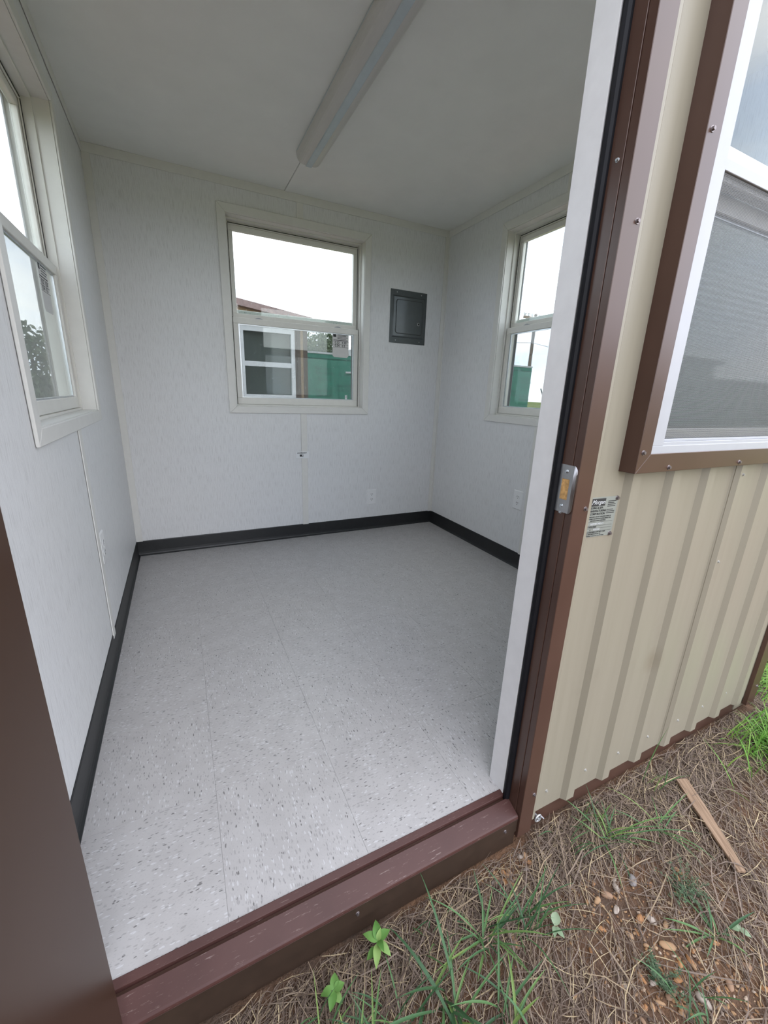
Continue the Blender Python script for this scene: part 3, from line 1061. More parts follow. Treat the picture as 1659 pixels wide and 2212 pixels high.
# maker's plate on the siding (left part runs behind the door trim)
pl = tag(empty('makers_plate', (1.272, FY - WT - 0.0004, 0.8885), 0.0), 'small metal maker plate with black lettering beside the door trim', 'sign plate')
pl.rotation_euler = (0, math.radians(1.5), 0)
PW, PH = 0.137, 0.0985
MB().box(-PW, 0.0, -0.0010, 0.0, -PH, 0.0).build('metal_sheet', 'plate_metal', pl, 0.0002)
lx = -PW + 0.004
MB().box(lx + 0.020, lx + 0.0875, -0.0013, -0.0009, -0.0215, -0.003).build('name_block', 'print_black', pl)


def ptext(s, x, z, size, mat='print_black', shear=0.0, bold=0.0, spacing=1.0):
    text_mesh('plate_text', s, size, mat, basis((x, -0.0014, z), (1, 0, 0), (0, 0, 1)), pl, 0.0001, shear=shear, bold=bold, spacing=spacing)


ptext('Morgan', lx + 0.0400, -0.0165, 0.0148, 'print_white', 0.35, 0.0001)
ptext('BUILDING & SPA', lx + 0.0290, -0.0280, 0.0073, bold=0.00012)
ptext('MANUFACTURING', lx + 0.0340, -0.0355, 0.0073, bold=0.00012)
ptext('CORPORATION', lx + 0.0405, -0.0430, 0.0073, bold=0.00012)
ptext("NATION'S LARGEST MANUFACTURER OF", lx + 0.040, -0.0492, 0.0042, bold=0.00004)
ptext('PORTABLE AND MODULAR BUILDINGS, SPAS', lx + 0.034, -0.0540, 0.0042, bold=0.00004)
ptext('AND BACKYARD BUILDINGS', lx + 0.046, -0.0588, 0.0042, bold=0.00004)
ptext('NO.', lx + 0.032, -0.0680, 0.0052)
ptext('080990TM0-01', lx + 0.048, -0.0682, 0.0070, 'print_white', bold=0.00015, spacing=1.1)
ptext('BUILT WITH PRIDE', lx + 0.030, -0.0748, 0.0050, bold=0.00005)
ptext('#', lx + 0.050, -0.0818, 0.0050)
ptext('905330', lx + 0.062, -0.0820, 0.0070, 'print_white', bold=0.00015, spacing=1.1)
ptext('DALLAS BUILDING & SPA MFG. CORP.', lx + 0.033, -0.0880, 0.0045, bold=0.00004)
ptext('P.O. BOX 660280 DALLAS, TX', lx + 0.038, -0.0924, 0.0041, bold=0.00004)
ptext('The Outdoor Center for Over 40 Years', lx + 0.034, -0.0968, 0.0043)
for k in range(7):
    x1 = lx + 0.126 - (0.006 if k % 3 == 1 else 0.0)
    z = -0.010 - k * 0.0042 - (0.004 if k > 3 else 0) - (0.004 if k > 6 else 0)
    MB().box(lx + 0.0975, x1, -0.0013, -0.0009, z - 0.0018, z).build('fine_print', 'print_black', pl)
for z in (-0.0610, -0.0703, -0.0766, -0.0838):
    MB().box(lx + 0.008, lx + 0.127, -0.0013, -0.0009, z - 0.0005, z).build('ruled_line', 'print_black', pl)
screw((-0.005, -0.001, -0.0045), (0, -1, 0), 'screw_dark', pl, 1.05)
screw((-0.006, -0.001, -0.0945), (0, -1, 0), 'screw_dark', pl, 1.05)

# ring fitting below the siding
rf = tag(empty('ring_fitting', (1.188, -0.062, -0.098)), 'small shiny ring fitting poking out below the siding', 'fitting')
mb = MB()
N, Mn, R0, r0 = 18, 8, 0.011, 0.0030
vv, ff = [], []
for i in range(N):
    a = 2 * math.pi * i / N
    for j in range(Mn):
        b = 2 * math.pi * j / Mn
        vv.append(((R0 + r0 * math.cos(b)) * math.cos(a), r0 * math.sin(b), (R0 + r0 * math.cos(b)) * math.sin(a)))
for i in range(N):
    for j in range(Mn):
        ff.append((i * Mn + j, ((i + 1) % N) * Mn + j, ((i + 1) % N) * Mn + (j + 1) % Mn, i * Mn + (j + 1) % Mn))
mb.add(vv, ff)
mb.build('ring', 'clear_plastic', rf, smooth=True)
MB().cyl((0, 0.015, 0.0), (0, -0.006, 0.0), 0.0055, 0.0045, 10).build('bolt', 'clear_plastic', rf)
MB().cyl((0.004, -0.004, 0.012), (0.012, -0.010, 0.004), 0.0022, 0.0016, 8).build('tie_end', 'vinyl_white', rf)

# ------------------------------------------------------------------ ground
def hsh(x, y):
    return (np.sin(x * 7.3 + 1.1) * np.cos(y * 6.1 - 0.4) * 0.5 + np.sin(x * 19.0 + y * 13.0) * 0.25 + np.sin(x * 41 - y * 37) * 0.12)


def ground_z(x, y):
    near = np.clip(1.2 - np.hypot(np.asarray(x) - 1.3, np.asarray(y) + 0.3) / 3.0, 0, 1)
    return GZ + 0.006 * hsh(np.asarray(x, float), np.asarray(y, float)) * near


gx = np.concatenate([np.array([-120, -70, -40, -20, -10, -5, -2.5, -1.2]), np.arange(-0.6, 3.4, 0.04), np.array([4, 5, 7, 10, 15, 25, 45, 80, 120])])
gy = np.concatenate([np.array([-90, -50, -25, -12, -6, -3]), np.arange(-1.6, 0.3, 0.04), np.array([0.6, 1.2, 2.5, 3.2, 4, 6, 10, 16, 25, 45, 90, 150])])
GX, GY = np.meshgrid(gx, gy)
GZZ = ground_z(GX, GY)
nx, ny = len(gx), len(gy)
me = bpy.data.meshes.new('ground')
verts = np.stack([GX.ravel(), GY.ravel(), GZZ.ravel()], 1)
faces = [(j * nx + i, j * nx + i + 1, (j + 1) * nx + i + 1, (j + 1) * nx + i) for j in range(ny - 1) for i in range(nx - 1)]
me.from_pydata(verts.tolist(), [], faces)
me.materials.append(M('soil'))
me.polygons.foreach_set('use_smooth', [True] * len(me.polygons))
ground = bpy.data.objects.new('ground', me)
COL.objects.link(ground)
struct(tag(ground, 'reddish soil outside the building'))

rs = np.random.RandomState(11)


def tinted(me, tints, per):
    at = me.attributes.new('tint', 'FLOAT', 'POINT')
    at.data.foreach_set('value', np.repeat(tints, per).astype(np.float32))


BARE = [(1.23, -0.295, 0.15, 0.055), (1.02, -0.120, 0.09, 0.025), (1.13, -0.46, 0.11, 0.055), (1.26, -0.415, 0.10, 0.05), (1.30, -0.52, 0.10, 0.04)]


def bareness(x, y):
    b = np.zeros_like(x)
    for cx, cy, a, c in BARE:
        b = np.maximum(b, np.exp(-(((x - cx) / a) ** 2 + ((y - cy) / c) ** 2)))
    return b


def straws(n, lmin, lmax, w0, w1, lift, ang_bias):
    x = rs.uniform(0.0, 3.3, n)
    y = np.where(rs.rand(n) < 0.22, rs.uniform(-0.22, -0.055, n), rs.uniform(-1.0, -0.055, n))
    ext = (rs.rand(n) < 0.14)
    x[ext] = rs.uniform(2.45, 3.4, ext.sum()); y[ext] = rs.uniform(-0.3, 0.6, ext.sum())
    keep = rs.rand(n) > bareness(x, y) * 0.86
    x, y = x[keep], y[keep]
    n = len(x)
    L = rs.uniform(lmin, lmax, n) * np.where(rs.rand(n) < 0.12, 1.7, 1.0)
    a = np.where(rs.rand(n) < 0.45, rs.normal(ang_bias, 0.5, n), rs.uniform(0, math.pi, n))
    bend = rs.normal(0, 0.35, n)
    w = rs.uniform(w0, w1, n) * 0.5
    zb = ground_z(x, y) + rs.uniform(0.0015, lift, n)
    tilt = rs.normal(0, 0.09, n)
    SEG = 4
    V = np.zeros((n, SEG, 2, 3))
    px, py = x.copy(), y.copy()
    for k in range(SEG):
        t = k / (SEG - 1) - 0.5
        an = a + bend * t
        cx = x + np.cos(a) * L * t - np.sin(a) * bend * L * t * t * 0.8
        cy = y + np.sin(a) * L * t + np.cos(a) * bend * L * t * t * 0.8
        cz = zb + np.abs(tilt) * L * (t + 0.5) * 0.6 + 0.012 * np.abs(bend) * (0.25 - t * t)
        wx, wy = -np.sin(an) * w, np.cos(an) * w
        tap = 1.0 if 0 < k < SEG - 1 else 0.45
        V[:, k, 0] = np.stack([cx - wx * tap, cy - wy * tap, cz + 0.0006 * (rs.rand(n) - 0.5)], 1)
        V[:, k, 1] = np.stack([cx + wx * tap, cy + wy * tap, cz + w * 0.8 * (rs.rand(n) - 0.3)], 1)
    # keep clear of the building
    ymax = V[..., 1].max(axis=(1, 2)); xmin = V[..., 0].min(axis=(1, 2)); xmax = V[..., 0].max(axis=(1, 2))
    lim = np.where(xmin > 1.143, -0.0525, -0.0730)
    lim = np.where((xmax > 2.36) & (xmin < 2.44), -0.0785, lim)
    bad = (ymax > lim) & (xmin < 2.44)
    V = V[~bad]
    return V


def straw_object(name, parts, label):
    vs_, fs_, ts_ = [], [], []
    o = 0
    for V in parts:
        n, S = V.shape[0], V.shape[1]
        vs_.append(V.reshape(-1, 3))
        base = o + np.arange(n)[:, None] * (S * 2)
        for k in range(S - 1):
            fs_.append(np.stack([base[:, 0] + 2 * k, base[:, 0] + 2 * k + 1, base[:, 0] + 2 * k + 3, base[:, 0] + 2 * k + 2], 1))
        ts_.append(np.repeat(rs.beta(1.35, 1.6, n), S * 2))
        o += n * S * 2
    v = np.concatenate(vs_); f = np.concatenate(fs_); t = np.concatenate(ts_)
    me = bpy.data.meshes.new(name)
    me.vertices.add(len(v)); me.vertices.foreach_set('co', v.astype(np.float32).ravel())
    me.loops.add(f.size); me.loops.foreach_set('vertex_index', f.astype(np.int32).ravel())
    me.polygons.add(len(f)); me.polygons.foreach_set('loop_start', np.arange(0, f.size, 4, dtype=np.int32))
    me.update(calc_edges=True)
    at = me.attributes.new('tint', 'FLOAT', 'POINT')
    at.data.foreach_set('value', t.astype(np.float32))
    me.materials.append(M('straw'))
    ob = bpy.data.objects.new(name, me)
    COL.objects.link(ob)
    tag(ob, label, 'straw', kind='stuff')
    return ob


straw_object('dry_straw', [straws(9000, 0.012, 0.035, 0.0010, 0.0020, 0.006, 0.75),
                           straws(24000, 0.03, 0.085, 0.0010, 0.0020, 0.010, 0.75),
                           straws(11000, 0.05, 0.13, 0.0011, 0.0022, 0.016, 0.75),
                           straws(900, 0.09, 0.20, 0.0022, 0.0036, 0.020, 0.6)],
             'matted dry straw and dead grass covering the soil outside')

# gravel: many small stones as one, the larger pebbles one by one
def stone(seed, el=1.0):
    r = random.Random(seed)
    bm = bmesh.new()
    bmesh.ops.create_icosphere(bm, subdivisions=2, radius=1.0)
    ax, ay, az = 1.0, r.uniform(0.55, 0.85), r.uniform(0.35, 0.6)
    ph = [r.uniform(0, 6) for _ in range(6)]
    for v in bm.verts:
        p = v.co
        k = 1 + 0.10 * math.sin(3 * p.x + ph[0]) + 0.09 * math.sin(4 * p.y + ph[1]) + 0.07 * math.sin(5 * p.z + ph[2])
        v.co = Vector((p.x * ax * el, p.y * ay, p.z * az)) * k
    me = bpy.data.meshes.new('pebble')
    bm.to_mesh(me)
    bm.free()
    me.polygons.foreach_set('use_smooth', [True] * len(me.polygons))
    return me


stone_src = [stone(100 + k, 1.0 + 0.25 * (k % 4)) for k in range(8)]
# small gravel as stuff
gv, gf, gt = [], [], []
ico = bmesh.new(); bmesh.ops.create_icosphere(ico, subdivisions=1, radius=1.0)
iv = np.array([v.co[:] for v in ico.verts]); ifc = np.array([[v.index for v in f.verts] for f in ico.faces]); ico.free()
o = 0
cnt = 0
while cnt < 1400:
    if rs.rand() < 0.75:
        cx, cy, a, c = BARE[rs.randint(len(BARE))]
        x, y = rs.normal(cx, a * 0.75), rs.normal(cy, c * 0.8)
    else:
        x, y = rs.uniform(0.5, 2.4), rs.uniform(-0.8, -0.08)
    if y > -0.085:
        continue
    r = rs.uniform(0.0015, 0.0044)
    s = np.array([r * rs.uniform(0.9, 1.6), r * rs.uniform(0.7, 1.1), r * rs.uniform(0.5, 0.8)])
    an = rs.uniform(0, 6.28)
    p = iv * s * (1 + 0.15 * rs.randn(len(iv), 1))
    q = np.stack([p[:, 0] * math.cos(an) - p[:, 1] * math.sin(an) + x, p[:, 0] * math.sin(an) + p[:, 1] * math.cos(an) + y, p[:, 2] + ground_z(x, y) + r * 0.35], 1)
    gv.append(q); gf.append(ifc + o); gt.append(np.full(len(iv), rs.rand()))
    o += len(iv)
    cnt += 1
me = bpy.data.meshes.new('gravel')
me.from_pydata(np.concatenate(gv).tolist(), [], np.concatenate(gf).tolist())
at = me.attributes.new('tint', 'FLOAT', 'POINT'); at.data.foreach_set('value', np.concatenate(gt).astype(np.float32))
me.materials.append(M('gravel'))
ob = bpy.data.objects.new('gravel', me)
COL.objects.link(ob)
tag(ob, 'small orange gravel scattered in the bare soil patches', 'gravel', kind='stuff')

STONE_TONES = [('tan', (0.33, 0.20, 0.105)), ('orange', (0.34, 0.165, 0.065)), ('grey', (0.20, 0.18, 0.17)), ('pale', (0.36, 0.30, 0.25)), ('brown', (0.25, 0.15, 0.09))]
for nm, c in STONE_TONES:
    simple('stone_' + nm, c, 0.75, var=0.25, vscale=120)
src_cache = {}


def pebble(x, y, r, tone, seed, label, ang):
    key = (seed % 8, tone)
    if key not in src_cache:
        m2 = stone_src[seed % 8].copy()
        m2.materials.append(M('stone_' + tone))
        src_cache[key] = m2
    ob = bpy.data.objects.new('pebble', src_cache[key])
    ob.location = (x, y, float(ground_z(x, y)) + r * 0.30)
    ob.rotation_euler = (0, 0, ang)
    ob.scale = (r, r, r)
    COL.objects.link(ob)
    tag(ob, label, 'pebble', 'pebbles on the soil outside the doorway')


big = [(0.928, -0.142, 0.0115, 'tan', 3, 'long tan pebble behind the large grass tuft by the threshold', 0.9),
       (1.107, -0.161, 0.011, 'orange', 1, 'orange pebble on the straw between threshold and siding', 0.4),
       (1.263, -0.269, 0.013, 'pale', 4, 'pale broken pebble below the grass tuft with arching blades', 1.2),
       (1.276, -0.255, 0.009, 'pale', 0, 'small white pebble touching the pale broken one', 0.2),
       (1.319, -0.277, 0.015, 'grey', 5, 'dark grey pebble at the top of the bare gravel patch', 0.6),
       (1.225, -0.270, 0.015, 'brown', 2, 'dark brown pebble in the middle of the bare gravel patch', 2.4),
       (1.264, -0.400, 0.0125, 'tan', 3, 'largest tan pebble, beside the grass tuft near the picture corner', 2.5),
       (1.251, -0.340, 0.012, 'orange', 6, 'flat orange pebble at the lower end of the gravel patch', 0.1),
       (1.278, -0.352, 0.014, 'pale', 4, 'pale grey pebble beside the flat orange one', 1.9),
       (1.241, -0.491, 0.014, 'pale', 6, 'pale angular pebble near the bottom edge of the picture', 1.7),
       (1.322, -0.501, 0.013, 'brown', 1, 'brown pebble half under straw at the bottom right', 0.8)]
for b_ in big:
    pebble(b_[0], b_[1], b_[2] * 0.82, *b_[3:])
PLACE = ['below the tuft with long arching blades', 'at the foot of the threshold', 'at the bottom edge of the picture', 'around the largest tan pebble', 'in the bottom right corner']
k = 0
while k < 90:
    bi = rs.randint(len(BARE))
    cx, cy, a, c = BARE[bi]
    x, y = rs.normal(cx, a * 0.7), rs.normal(cy, c * 0.75)
    if y > -0.09 or any(math.hypot(x - q[0], y - q[1]) < 0.03 for q in big):
        continue
    tone = ['tan', 'orange', 'orange', 'tan', 'brown', 'tan', 'orange', 'pale'][rs.randint(8)]
    pebble(x, y, rs.uniform(0.0045, 0.009), tone, rs.randint(8),
           'small %s pebble in the bare soil %s' % (tone, PLACE[bi]), rs.uniform(0, 3.1))
    k += 1


# grass -------------------------------------------------------------
def blade_mesh(L, w, lean, curl, az, tint, mat, fold=0.25, name='blade'):
    """one grass blade: folded ribbon that rises, leans and droops"""
    SEG = 8
    pts = []
    p = Vector((0, 0, 0)); el = math.pi / 2 - lean
    for k in range(SEG + 1):
        pts.append(p.copy())
        el2 = el - curl * (k / SEG) ** 1.3
        p = p + Vector((math.cos(az) * math.cos(el2), math.sin(az) * math.cos(el2), math.sin(el2))) * (L / SEG)
    side = Vector((-math.sin(az), math.cos(az), 0))
    v, f = [], []
    for k, q in enumerate(pts):
        t = k / SEG
        ww = w * (0.55 + 0.9 * t) if t < 0.4 else w * 0.91 * (1 - ((t - 0.4) / 0.6) ** 1.8)
        ww = max(ww, 0.0002)
        v += [q - side * ww * 0.5 + Vector((0, 0, fold * ww)), q, q + side * ww * 0.5 + Vector((0, 0, fold * ww))]
    for k in range(SEG):
        a, b = 3 * k, 3 * k + 3
        f += [(a, a + 1, b + 1, b), (a + 1, a + 2, b + 2, b + 1)]
    me = bpy.data.meshes.new(name)
    me.from_pydata([tuple(q) for q in v], [], f)
    me.polygons.foreach_set('use_smooth', [True] * len(me.polygons))
    at = me.attributes.new('tint', 'FLOAT', 'POINT')
    at.data.foreach_set('value', np.full(len(v), tint, np.float32))
    me.materials.append(M(mat))
    return me


def tuft(x, y, label, blades, mat='grass'):
    z = float(ground_z(x, y))
    root = tag(empty('grass_tuft', (x, y, z)), label, 'grass', 'grass tufts on the straw')
    for (L, w, lean, curl, az, tint, dx, dy) in blades:
        o = bpy.data.objects.new('blade', blade_mesh(L, w, lean, curl, az, tint, mat))
        o.location = (dx, dy, 0)
        COL.objects.link(o)
        o.parent = root
    return root


def rand_blades(n, L0, L1, w0, w1, lean0, lean1, seed, spread=0.02, az0=0.0, az1=2 * math.pi, t0=0.0, t1=1.0):
    r = random.Random(seed)
    return [(r.uniform(L0, L1), r.uniform(w0, w1), r.uniform(lean0, lean1), r.uniform(0.3, 1.3), r.uniform(az0, az1),
             r.uniform(t0, t1), r.uniform(-spread, spread), r.uniform(-spread, spread)) for _ in range(n)]


tuft(0.875, -0.205, 'large grass tuft with drooping blades beside the threshold', rand_blades(26, 0.08, 0.20, 0.0035, 0.0065, 0.5, 1.2, 1, 0.018))
tuft(0.979, -0.229, 'thin upright grass tuft right of the large one by the threshold',
     rand_blades(16, 0.08, 0.19, 0.003, 0.0055, 0.2, 0.9, 2, 0.03) + rand_blades(12, 0.03, 0.08, 0.002, 0.003, 0.3, 1.2, 22, 0.03))
tuft(0.720, -0.262, 'broad-bladed grass tuft at the bottom edge of the picture', rand_blades(22, 0.10, 0.24, 0.005, 0.009, 0.4, 1.1, 3, 0.035))
tuft(1.353, -0.176, 'grass tuft with long arching blades below the siding', rand_blades(22, 0.07, 0.17, 0.0035, 0.006, 0.5, 1.25, 4, 0.015)
     + [(0.27, 0.005, 0.9, 0.9, -0.6, 0.45, 0.0, 0.0), (0.24, 0.005, 0.75, 1.0, -0.45, 0.8, 0.01, 0.0)])
tuft(1.385, -0.115, 'fine light green grass tuft against the base of the siding', rand_blades(30, 0.03, 0.10, 0.0018, 0.0032, 0.2, 1.1, 5, 0.035, math.pi, 2 * math.pi, 0.4, 1.0))
tuft(1.515, -0.227, 'sparse grass tuft left of the wooden lath', rand_blades(11, 0.07, 0.20, 0.003, 0.005, 0.6, 1.3, 6, 0.02, t0=0.2))
tuft(1.396, -0.440, 'short stiff grass tuft beside the largest tan pebble', rand_blades(13, 0.06, 0.15, 0.004, 0.0068, 0.6, 1.35, 7, 0.012))
tuft(1.66, -0.125, 'tall thin grass stalks standing against the siding', rand_blades(7, 0.12, 0.24, 0.0028, 0.0042, 0.05, 0.45, 8, 0.03, math.pi, 2 * math.pi, 0.3, 1.0))
tuft(0.545, -0.285, 'broad grass tuft at the very bottom edge, below the small weed', rand_blades(24, 0.07, 0.17, 0.003, 0.006, 0.3, 1.0, 31, 0.05))
tuft(0.478, -0.195, 'grass tuft at the bottom edge left of the small broadleaf weed', rand_blades(18, 0.06, 0.14, 0.0028, 0.005, 0.2, 0.9, 9, 0.04, t0=0.2))
tuft(0.60, -0.235, 'thin grass tuft below the broadleaf weeds', rand_blades(14, 0.07, 0.15, 0.003, 0.005, 0.3, 1.0, 10, 0.04))
tuft(0.845, -0.335, 'grass tuft cut by the bottom edge of the picture', rand_blades(14, 0.09, 0.18, 0.004, 0.007, 0.5, 1.1, 12, 0.03))
tuft(1.215, -0.505, 'grass tuft at the bottom right among pebbles', rand_blades(12, 0.06, 0.15, 0.003, 0.005, 0.3, 1.1, 13, 0.04, t1=0.6))
tuft(0.760, -0.125, 'short grass sprouts at the foot of the threshold', rand_blades(12, 0.04, 0.12, 0.0022, 0.004, 0.2, 1.0, 14, 0.05, math.pi, 2 * math.pi))
tuft(1.25, -0.130, 'small grass tuft beside the ring fitting', rand_blades(12, 0.03, 0.10, 0.002, 0.004, 0.2, 1.1, 15, 0.04, math.pi, 2 * math.pi, 0.2, 0.9))

# dense bright grass beyond the right corner
def grass_mass(name, regions, label):
    vs_, fs_, ts_ = [], [], []
    o = 0
    r = random.Random(77)
    for (cx, cy, sx, sy, n, L0, L1) in regions:
        for _ in range(n):
            x, y = r.gauss(cx, sx), r.gauss(cy, sy)
            if y > -0.10 and x < 2.47:
                continue
            L = r.uniform(L0, L1); az = r.uniform(0, 6.28); lean = r.uniform(0.2, 1.0); curl = r.uniform(0.3, 1.4); w = r.uniform(0.003, 0.006)
            if x < 2.6 and y > -0.2 and 0 < az < math.pi:
                az += math.pi
            if x < 2.72 and y > -0.12 and math.cos(az) < 0:
                az = math.pi - az
            p = Vector((x, y, float(ground_z(x, y)))); el = math.pi / 2 - lean; S = 5
            side = Vector((-math.sin(az), math.cos(az), 0))
            for k in range(S + 1):
                t = k / S
                ww = max(w * (0.7 + 0.6 * t) * (1 - t ** 2.2), 0.0003)
                vs_ += [tuple(p - side * ww * 0.5), tuple(p + side * ww * 0.5)]
                e2 = el - curl * t
                p = p + Vector((math.cos(az) * math.cos(e2), math.sin(az) * math.cos(e2), math.sin(e2))) * (L / S)
            for k in range(S):
                fs_.append((o + 2 * k, o + 2 * k + 1, o + 2 * k + 3, o + 2 * k + 2))
            ts_ += [r.random()] * (2 * (S + 1))
            o += 2 * (S + 1)
    me = bpy.data.meshes.new(name)
    me.from_pydata(vs_, [], fs_)
    at = me.attributes.new('tint', 'FLOAT', 'POINT'); at.data.foreach_set('value', np.array(ts_, np.float32))
    me.polygons.foreach_set('use_smooth', [True] * len(me.polygons))
    me.materials.append(M('grass_bright'))
    ob = bpy.data.objects.new(name, me)
    COL.objects.link(ob)
    tag(ob, label, 'grass', kind='stuff')


grass_mass('green_grass', [(2.34, -0.22, 0.13, 0.055, 700, 0.06, 0.17), (2.55, -0.30, 0.16, 0.07, 600, 0.07, 0.18), (2.75, 0.0, 0.20, 0.16, 900, 0.08, 0.2), (2.9, 0.35, 0.22, 0.2, 700, 0.08, 0.2), (2.3, -0.35, 0.12, 0.05, 60, 0.06, 0.14)],
           'dense bright green grass growing by the right corner of the building')


# broadleaf weeds with separate leaves
def leaf_mesh(L, w, bend, tint, mat):
    n = 8
    v, f = [], []
    for k in range(n + 1):
        t = k / n
        ww = w * math.sin(math.pi * min(t ** 0.75, 1.0)) ** 0.85 if 0 < t < 1 else 0.0004
        z = L * bend * (t - t * t * 1.4)
        v += [(L * t, -ww / 2, z + ww * 0.15), (L * t, 0, z), (L * t, ww / 2, z + ww * 0.15)]
    for k in range(n):
        a, b = 3 * k, 3 * k + 3
        f += [(a, b, b + 1, a + 1), (a + 1, b + 1, b + 2, a + 2)]
    me = bpy.data.meshes.new('leaf')
    me.from_pydata(v, [], f)
    me.polygons.foreach_set('use_smooth', [True] * len(me.polygons))
    at = me.attributes.new('tint', 'FLOAT', 'POINT'); at.data.foreach_set('value', np.full(len(v), tint, np.float32))
    me.materials.append(M(mat))
    return me


def weed(x, y, h, leaves, label, mat='leaf_green'):
    z = float(ground_z(x, y))
    root = tag(empty('broadleaf_weed', (x, y, z)), label, 'weed', 'broadleaf weeds on the straw')
    MB().cyl((0, 0, 0), (0.004, 0.002, h), 0.0018, 0.0012, 8).build('stem', 'stone_brown', root)
    r = random.Random(int(x * 1000))
    for (az, L, w, hz, pitch) in leaves:
        o = bpy.data.objects.new('leaf', leaf_mesh(L, w, r.uniform(0.2, 0.5), r.random(), mat))
        o.location = (0.004 * hz, 0.002 * hz, h * hz)
        o.rotation_euler = (0, pitch, az)
        COL.objects.link(o)
        o.parent = root
    return root


weed(0.625, -0.125, 0.055, [(0.2, 0.034, 0.020, 1, -0.2), (1.3, 0.036, 0.021, 1, -0.35), (2.4, 0.036, 0.020, 1, -0.2), (3.4, 0.030, 0.017, 0.6, 0.0),
                            (4.2, 0.040, 0.018, 0.9, 0.15), (5.3, 0.036, 0.018, 0.9, 0.1), (4.8, 0.028, 0.014, 1, -0.5), (0.8, 0.022, 0.012, 1, -0.7)],
     'bright green broadleaf weed close to the threshold')
weed(0.512, -0.150, 0.030, [(1.2, 0.028, 0.019, 1, -0.1), (0.1, 0.024, 0.018, 1, -0.1), (2.9, 0.029, 0.018, 1, 0.0), (4.1, 0.030, 0.018, 1, 0.1), (5.2, 0.024, 0.016, 0.8, 0.1)],
     'small five-leaved weed left of the larger broadleaf weed')
weed(1.035, -0.265, 0.020, [(0.6, 0.034, 0.022, 1, -0.1), (3.9, 0.022, 0.012, 1, 0.1), (5.0, 0.026, 0.014, 0.8, 0.0)],
     'pale green weed right of the thin upright grass tuft', 'leaf_pale')
weed(1.445, -0.462, 0.014, [(2.6, 0.020, 0.014, 1, -0.1), (5.2, 0.024, 0.016, 1, 0.0), (0.8, 0.014, 0.009, 1, -0.2)],
     'pale grey-green seedling right of the short stiff grass tuft', 'leaf_pale')


def feathery(x, y, rad, seed, label):
    r = random.Random(seed)
    vs_, fs_, ts_ = [], [], []
    o = 0
    for s in range(26):
        az = r.uniform(0, 6.28); L = r.uniform(0.4, 1.0) * rad; el = r.uniform(0.15, 0.9)
        d = Vector((math.cos(az) * math.cos(el), math.sin(az) * math.cos(el), math.sin(el)))
        for k in range(9):
            p = d * (L * (k + 1) / 9)
            for q in range(3):
                a2 = r.uniform(0, 6.28); l2 = r.uniform(0.004, 0.010)
                e = Vector((math.cos(a2), math.sin(a2), r.uniform(-0.2, 0.6))) * l2
                sd = Vector((-math.sin(a2), math.cos(a2), 0)) * 0.0014
                vs_ += [tuple(p), tuple(p + e * 0.5 + sd), tuple(p + e), tuple(p + e * 0.5 - sd)]
                fs_.append((o, o + 1, o + 2, o + 3)); ts_ += [r.random()] * 4; o += 4
        sd = Vector((-math.sin(az), math.cos(az), 0)) * 0.0006
        vs_ += [tuple(-sd), tuple(sd), tuple(d * L + sd * 0.4), tuple(d * L - sd * 0.4)]
        fs_.append((o, o + 1, o + 2, o + 3)); ts_ += [0.2] * 4; o += 4
    me = bpy.data.meshes.new('feathery_weed')
    me.from_pydata(vs_, [], fs_)
    at = me.attributes.new('tint', 'FLOAT', 'POINT'); at.data.foreach_set('value', np.array(ts_, np.float32))
    me.materials.append(M('weed_grey'))
    ob = bpy.data.objects.new('feathery_weed', me)
    ob.location = (x, y, float(ground_z(x, y)))
    COL.objects.link(ob)
    tag(ob, label, 'weed', 'feathery grey-green weeds')


feathery(1.43, -0.345, 0.075, 1, 'larger feathery grey-green weed below the wooden lath')
feathery(1.19, -0.430, 0.055, 2, 'smaller feathery grey-green weed near the bottom edge')

# wooden lath
lath = MB()
p0, p1 = Vector((1.757, -0.160)), Vector((1.612, -0.395))
dv = (p1 - p0).normalized(); sd = Vector((-dv.y, dv.x))
N = 6
vv, ff = [], []
Lh = (p1 - p0).length
for k in range(N + 1):
    t = k / N
    w = 0.020 * (1 - 0.45 * t ** 2) + (0.002 if k == 2 else 0)
    zt = 0.022 - 0.004 * t
    vv += [(-w, Lh * t - (0.008 if k == 0 else 0), zt - 0.009), (w, Lh * t, zt - 0.009), (w, Lh * t, zt), (-w, Lh * t - (0.008 if k == 0 else 0), zt)]
for k in range(N):
    a, b = 4 * k, 4 * k + 4
    for i in range(4):
        j = (i + 1) % 4
        ff.append((a + i, a + j, b + j, b + i))
ff += [(3, 2, 1, 0), (4 * N, 4 * N + 1, 4 * N + 2, 4 * N + 3)]
lath.add(vv, ff)
lo_ = lath.build('wooden_lath', 'lath_wood', None, 0.0012)
lo_.location = (p0.x, p0.y, GZ)
lo_.rotation_euler = (0, 0, math.atan2(dv.y, dv.x) - math.pi / 2)
tag(lo_, 'weathered wooden lath lying on the straw by the siding', 'wood')

# ------------------------------------------------------------------ outside, seen through the windows
# neighbouring unit
nb = tag(empty('portable_building', (1.2, 6.0, GZ)), 'neighbouring cream and brown portable building behind the back window', 'building')
nb.rotation_euler = (0, 0, 0.0)
nx0, nx1, ny1 = -1.15, 1.01, 2.4   # local
hz = lambda z: z - GZ
mb = MB()
wx0, wx1, wz0, wz1 = 0.03, 0.825, 0.965, 1.985
for a, b, c, d in rect_minus(nx0, nx1, 0.02, hz(2.10), [(wx0, wx1, hz(wz0), hz(wz1))]):
    mb.box(a, b, 0.0, 0.08, c, d)
mb.box(nx0, nx0 + 0.08, 0.08, ny1, 0.02, hz(2.1)); mb.box(nx1 - 0.08, nx1, 0.08, ny1, 0.02, hz(2.1)); mb.box(nx0, nx1, ny1 - 0.08, ny1, 0.02, hz(2.1))
mb.build('wall', 'cream_siding', nb)
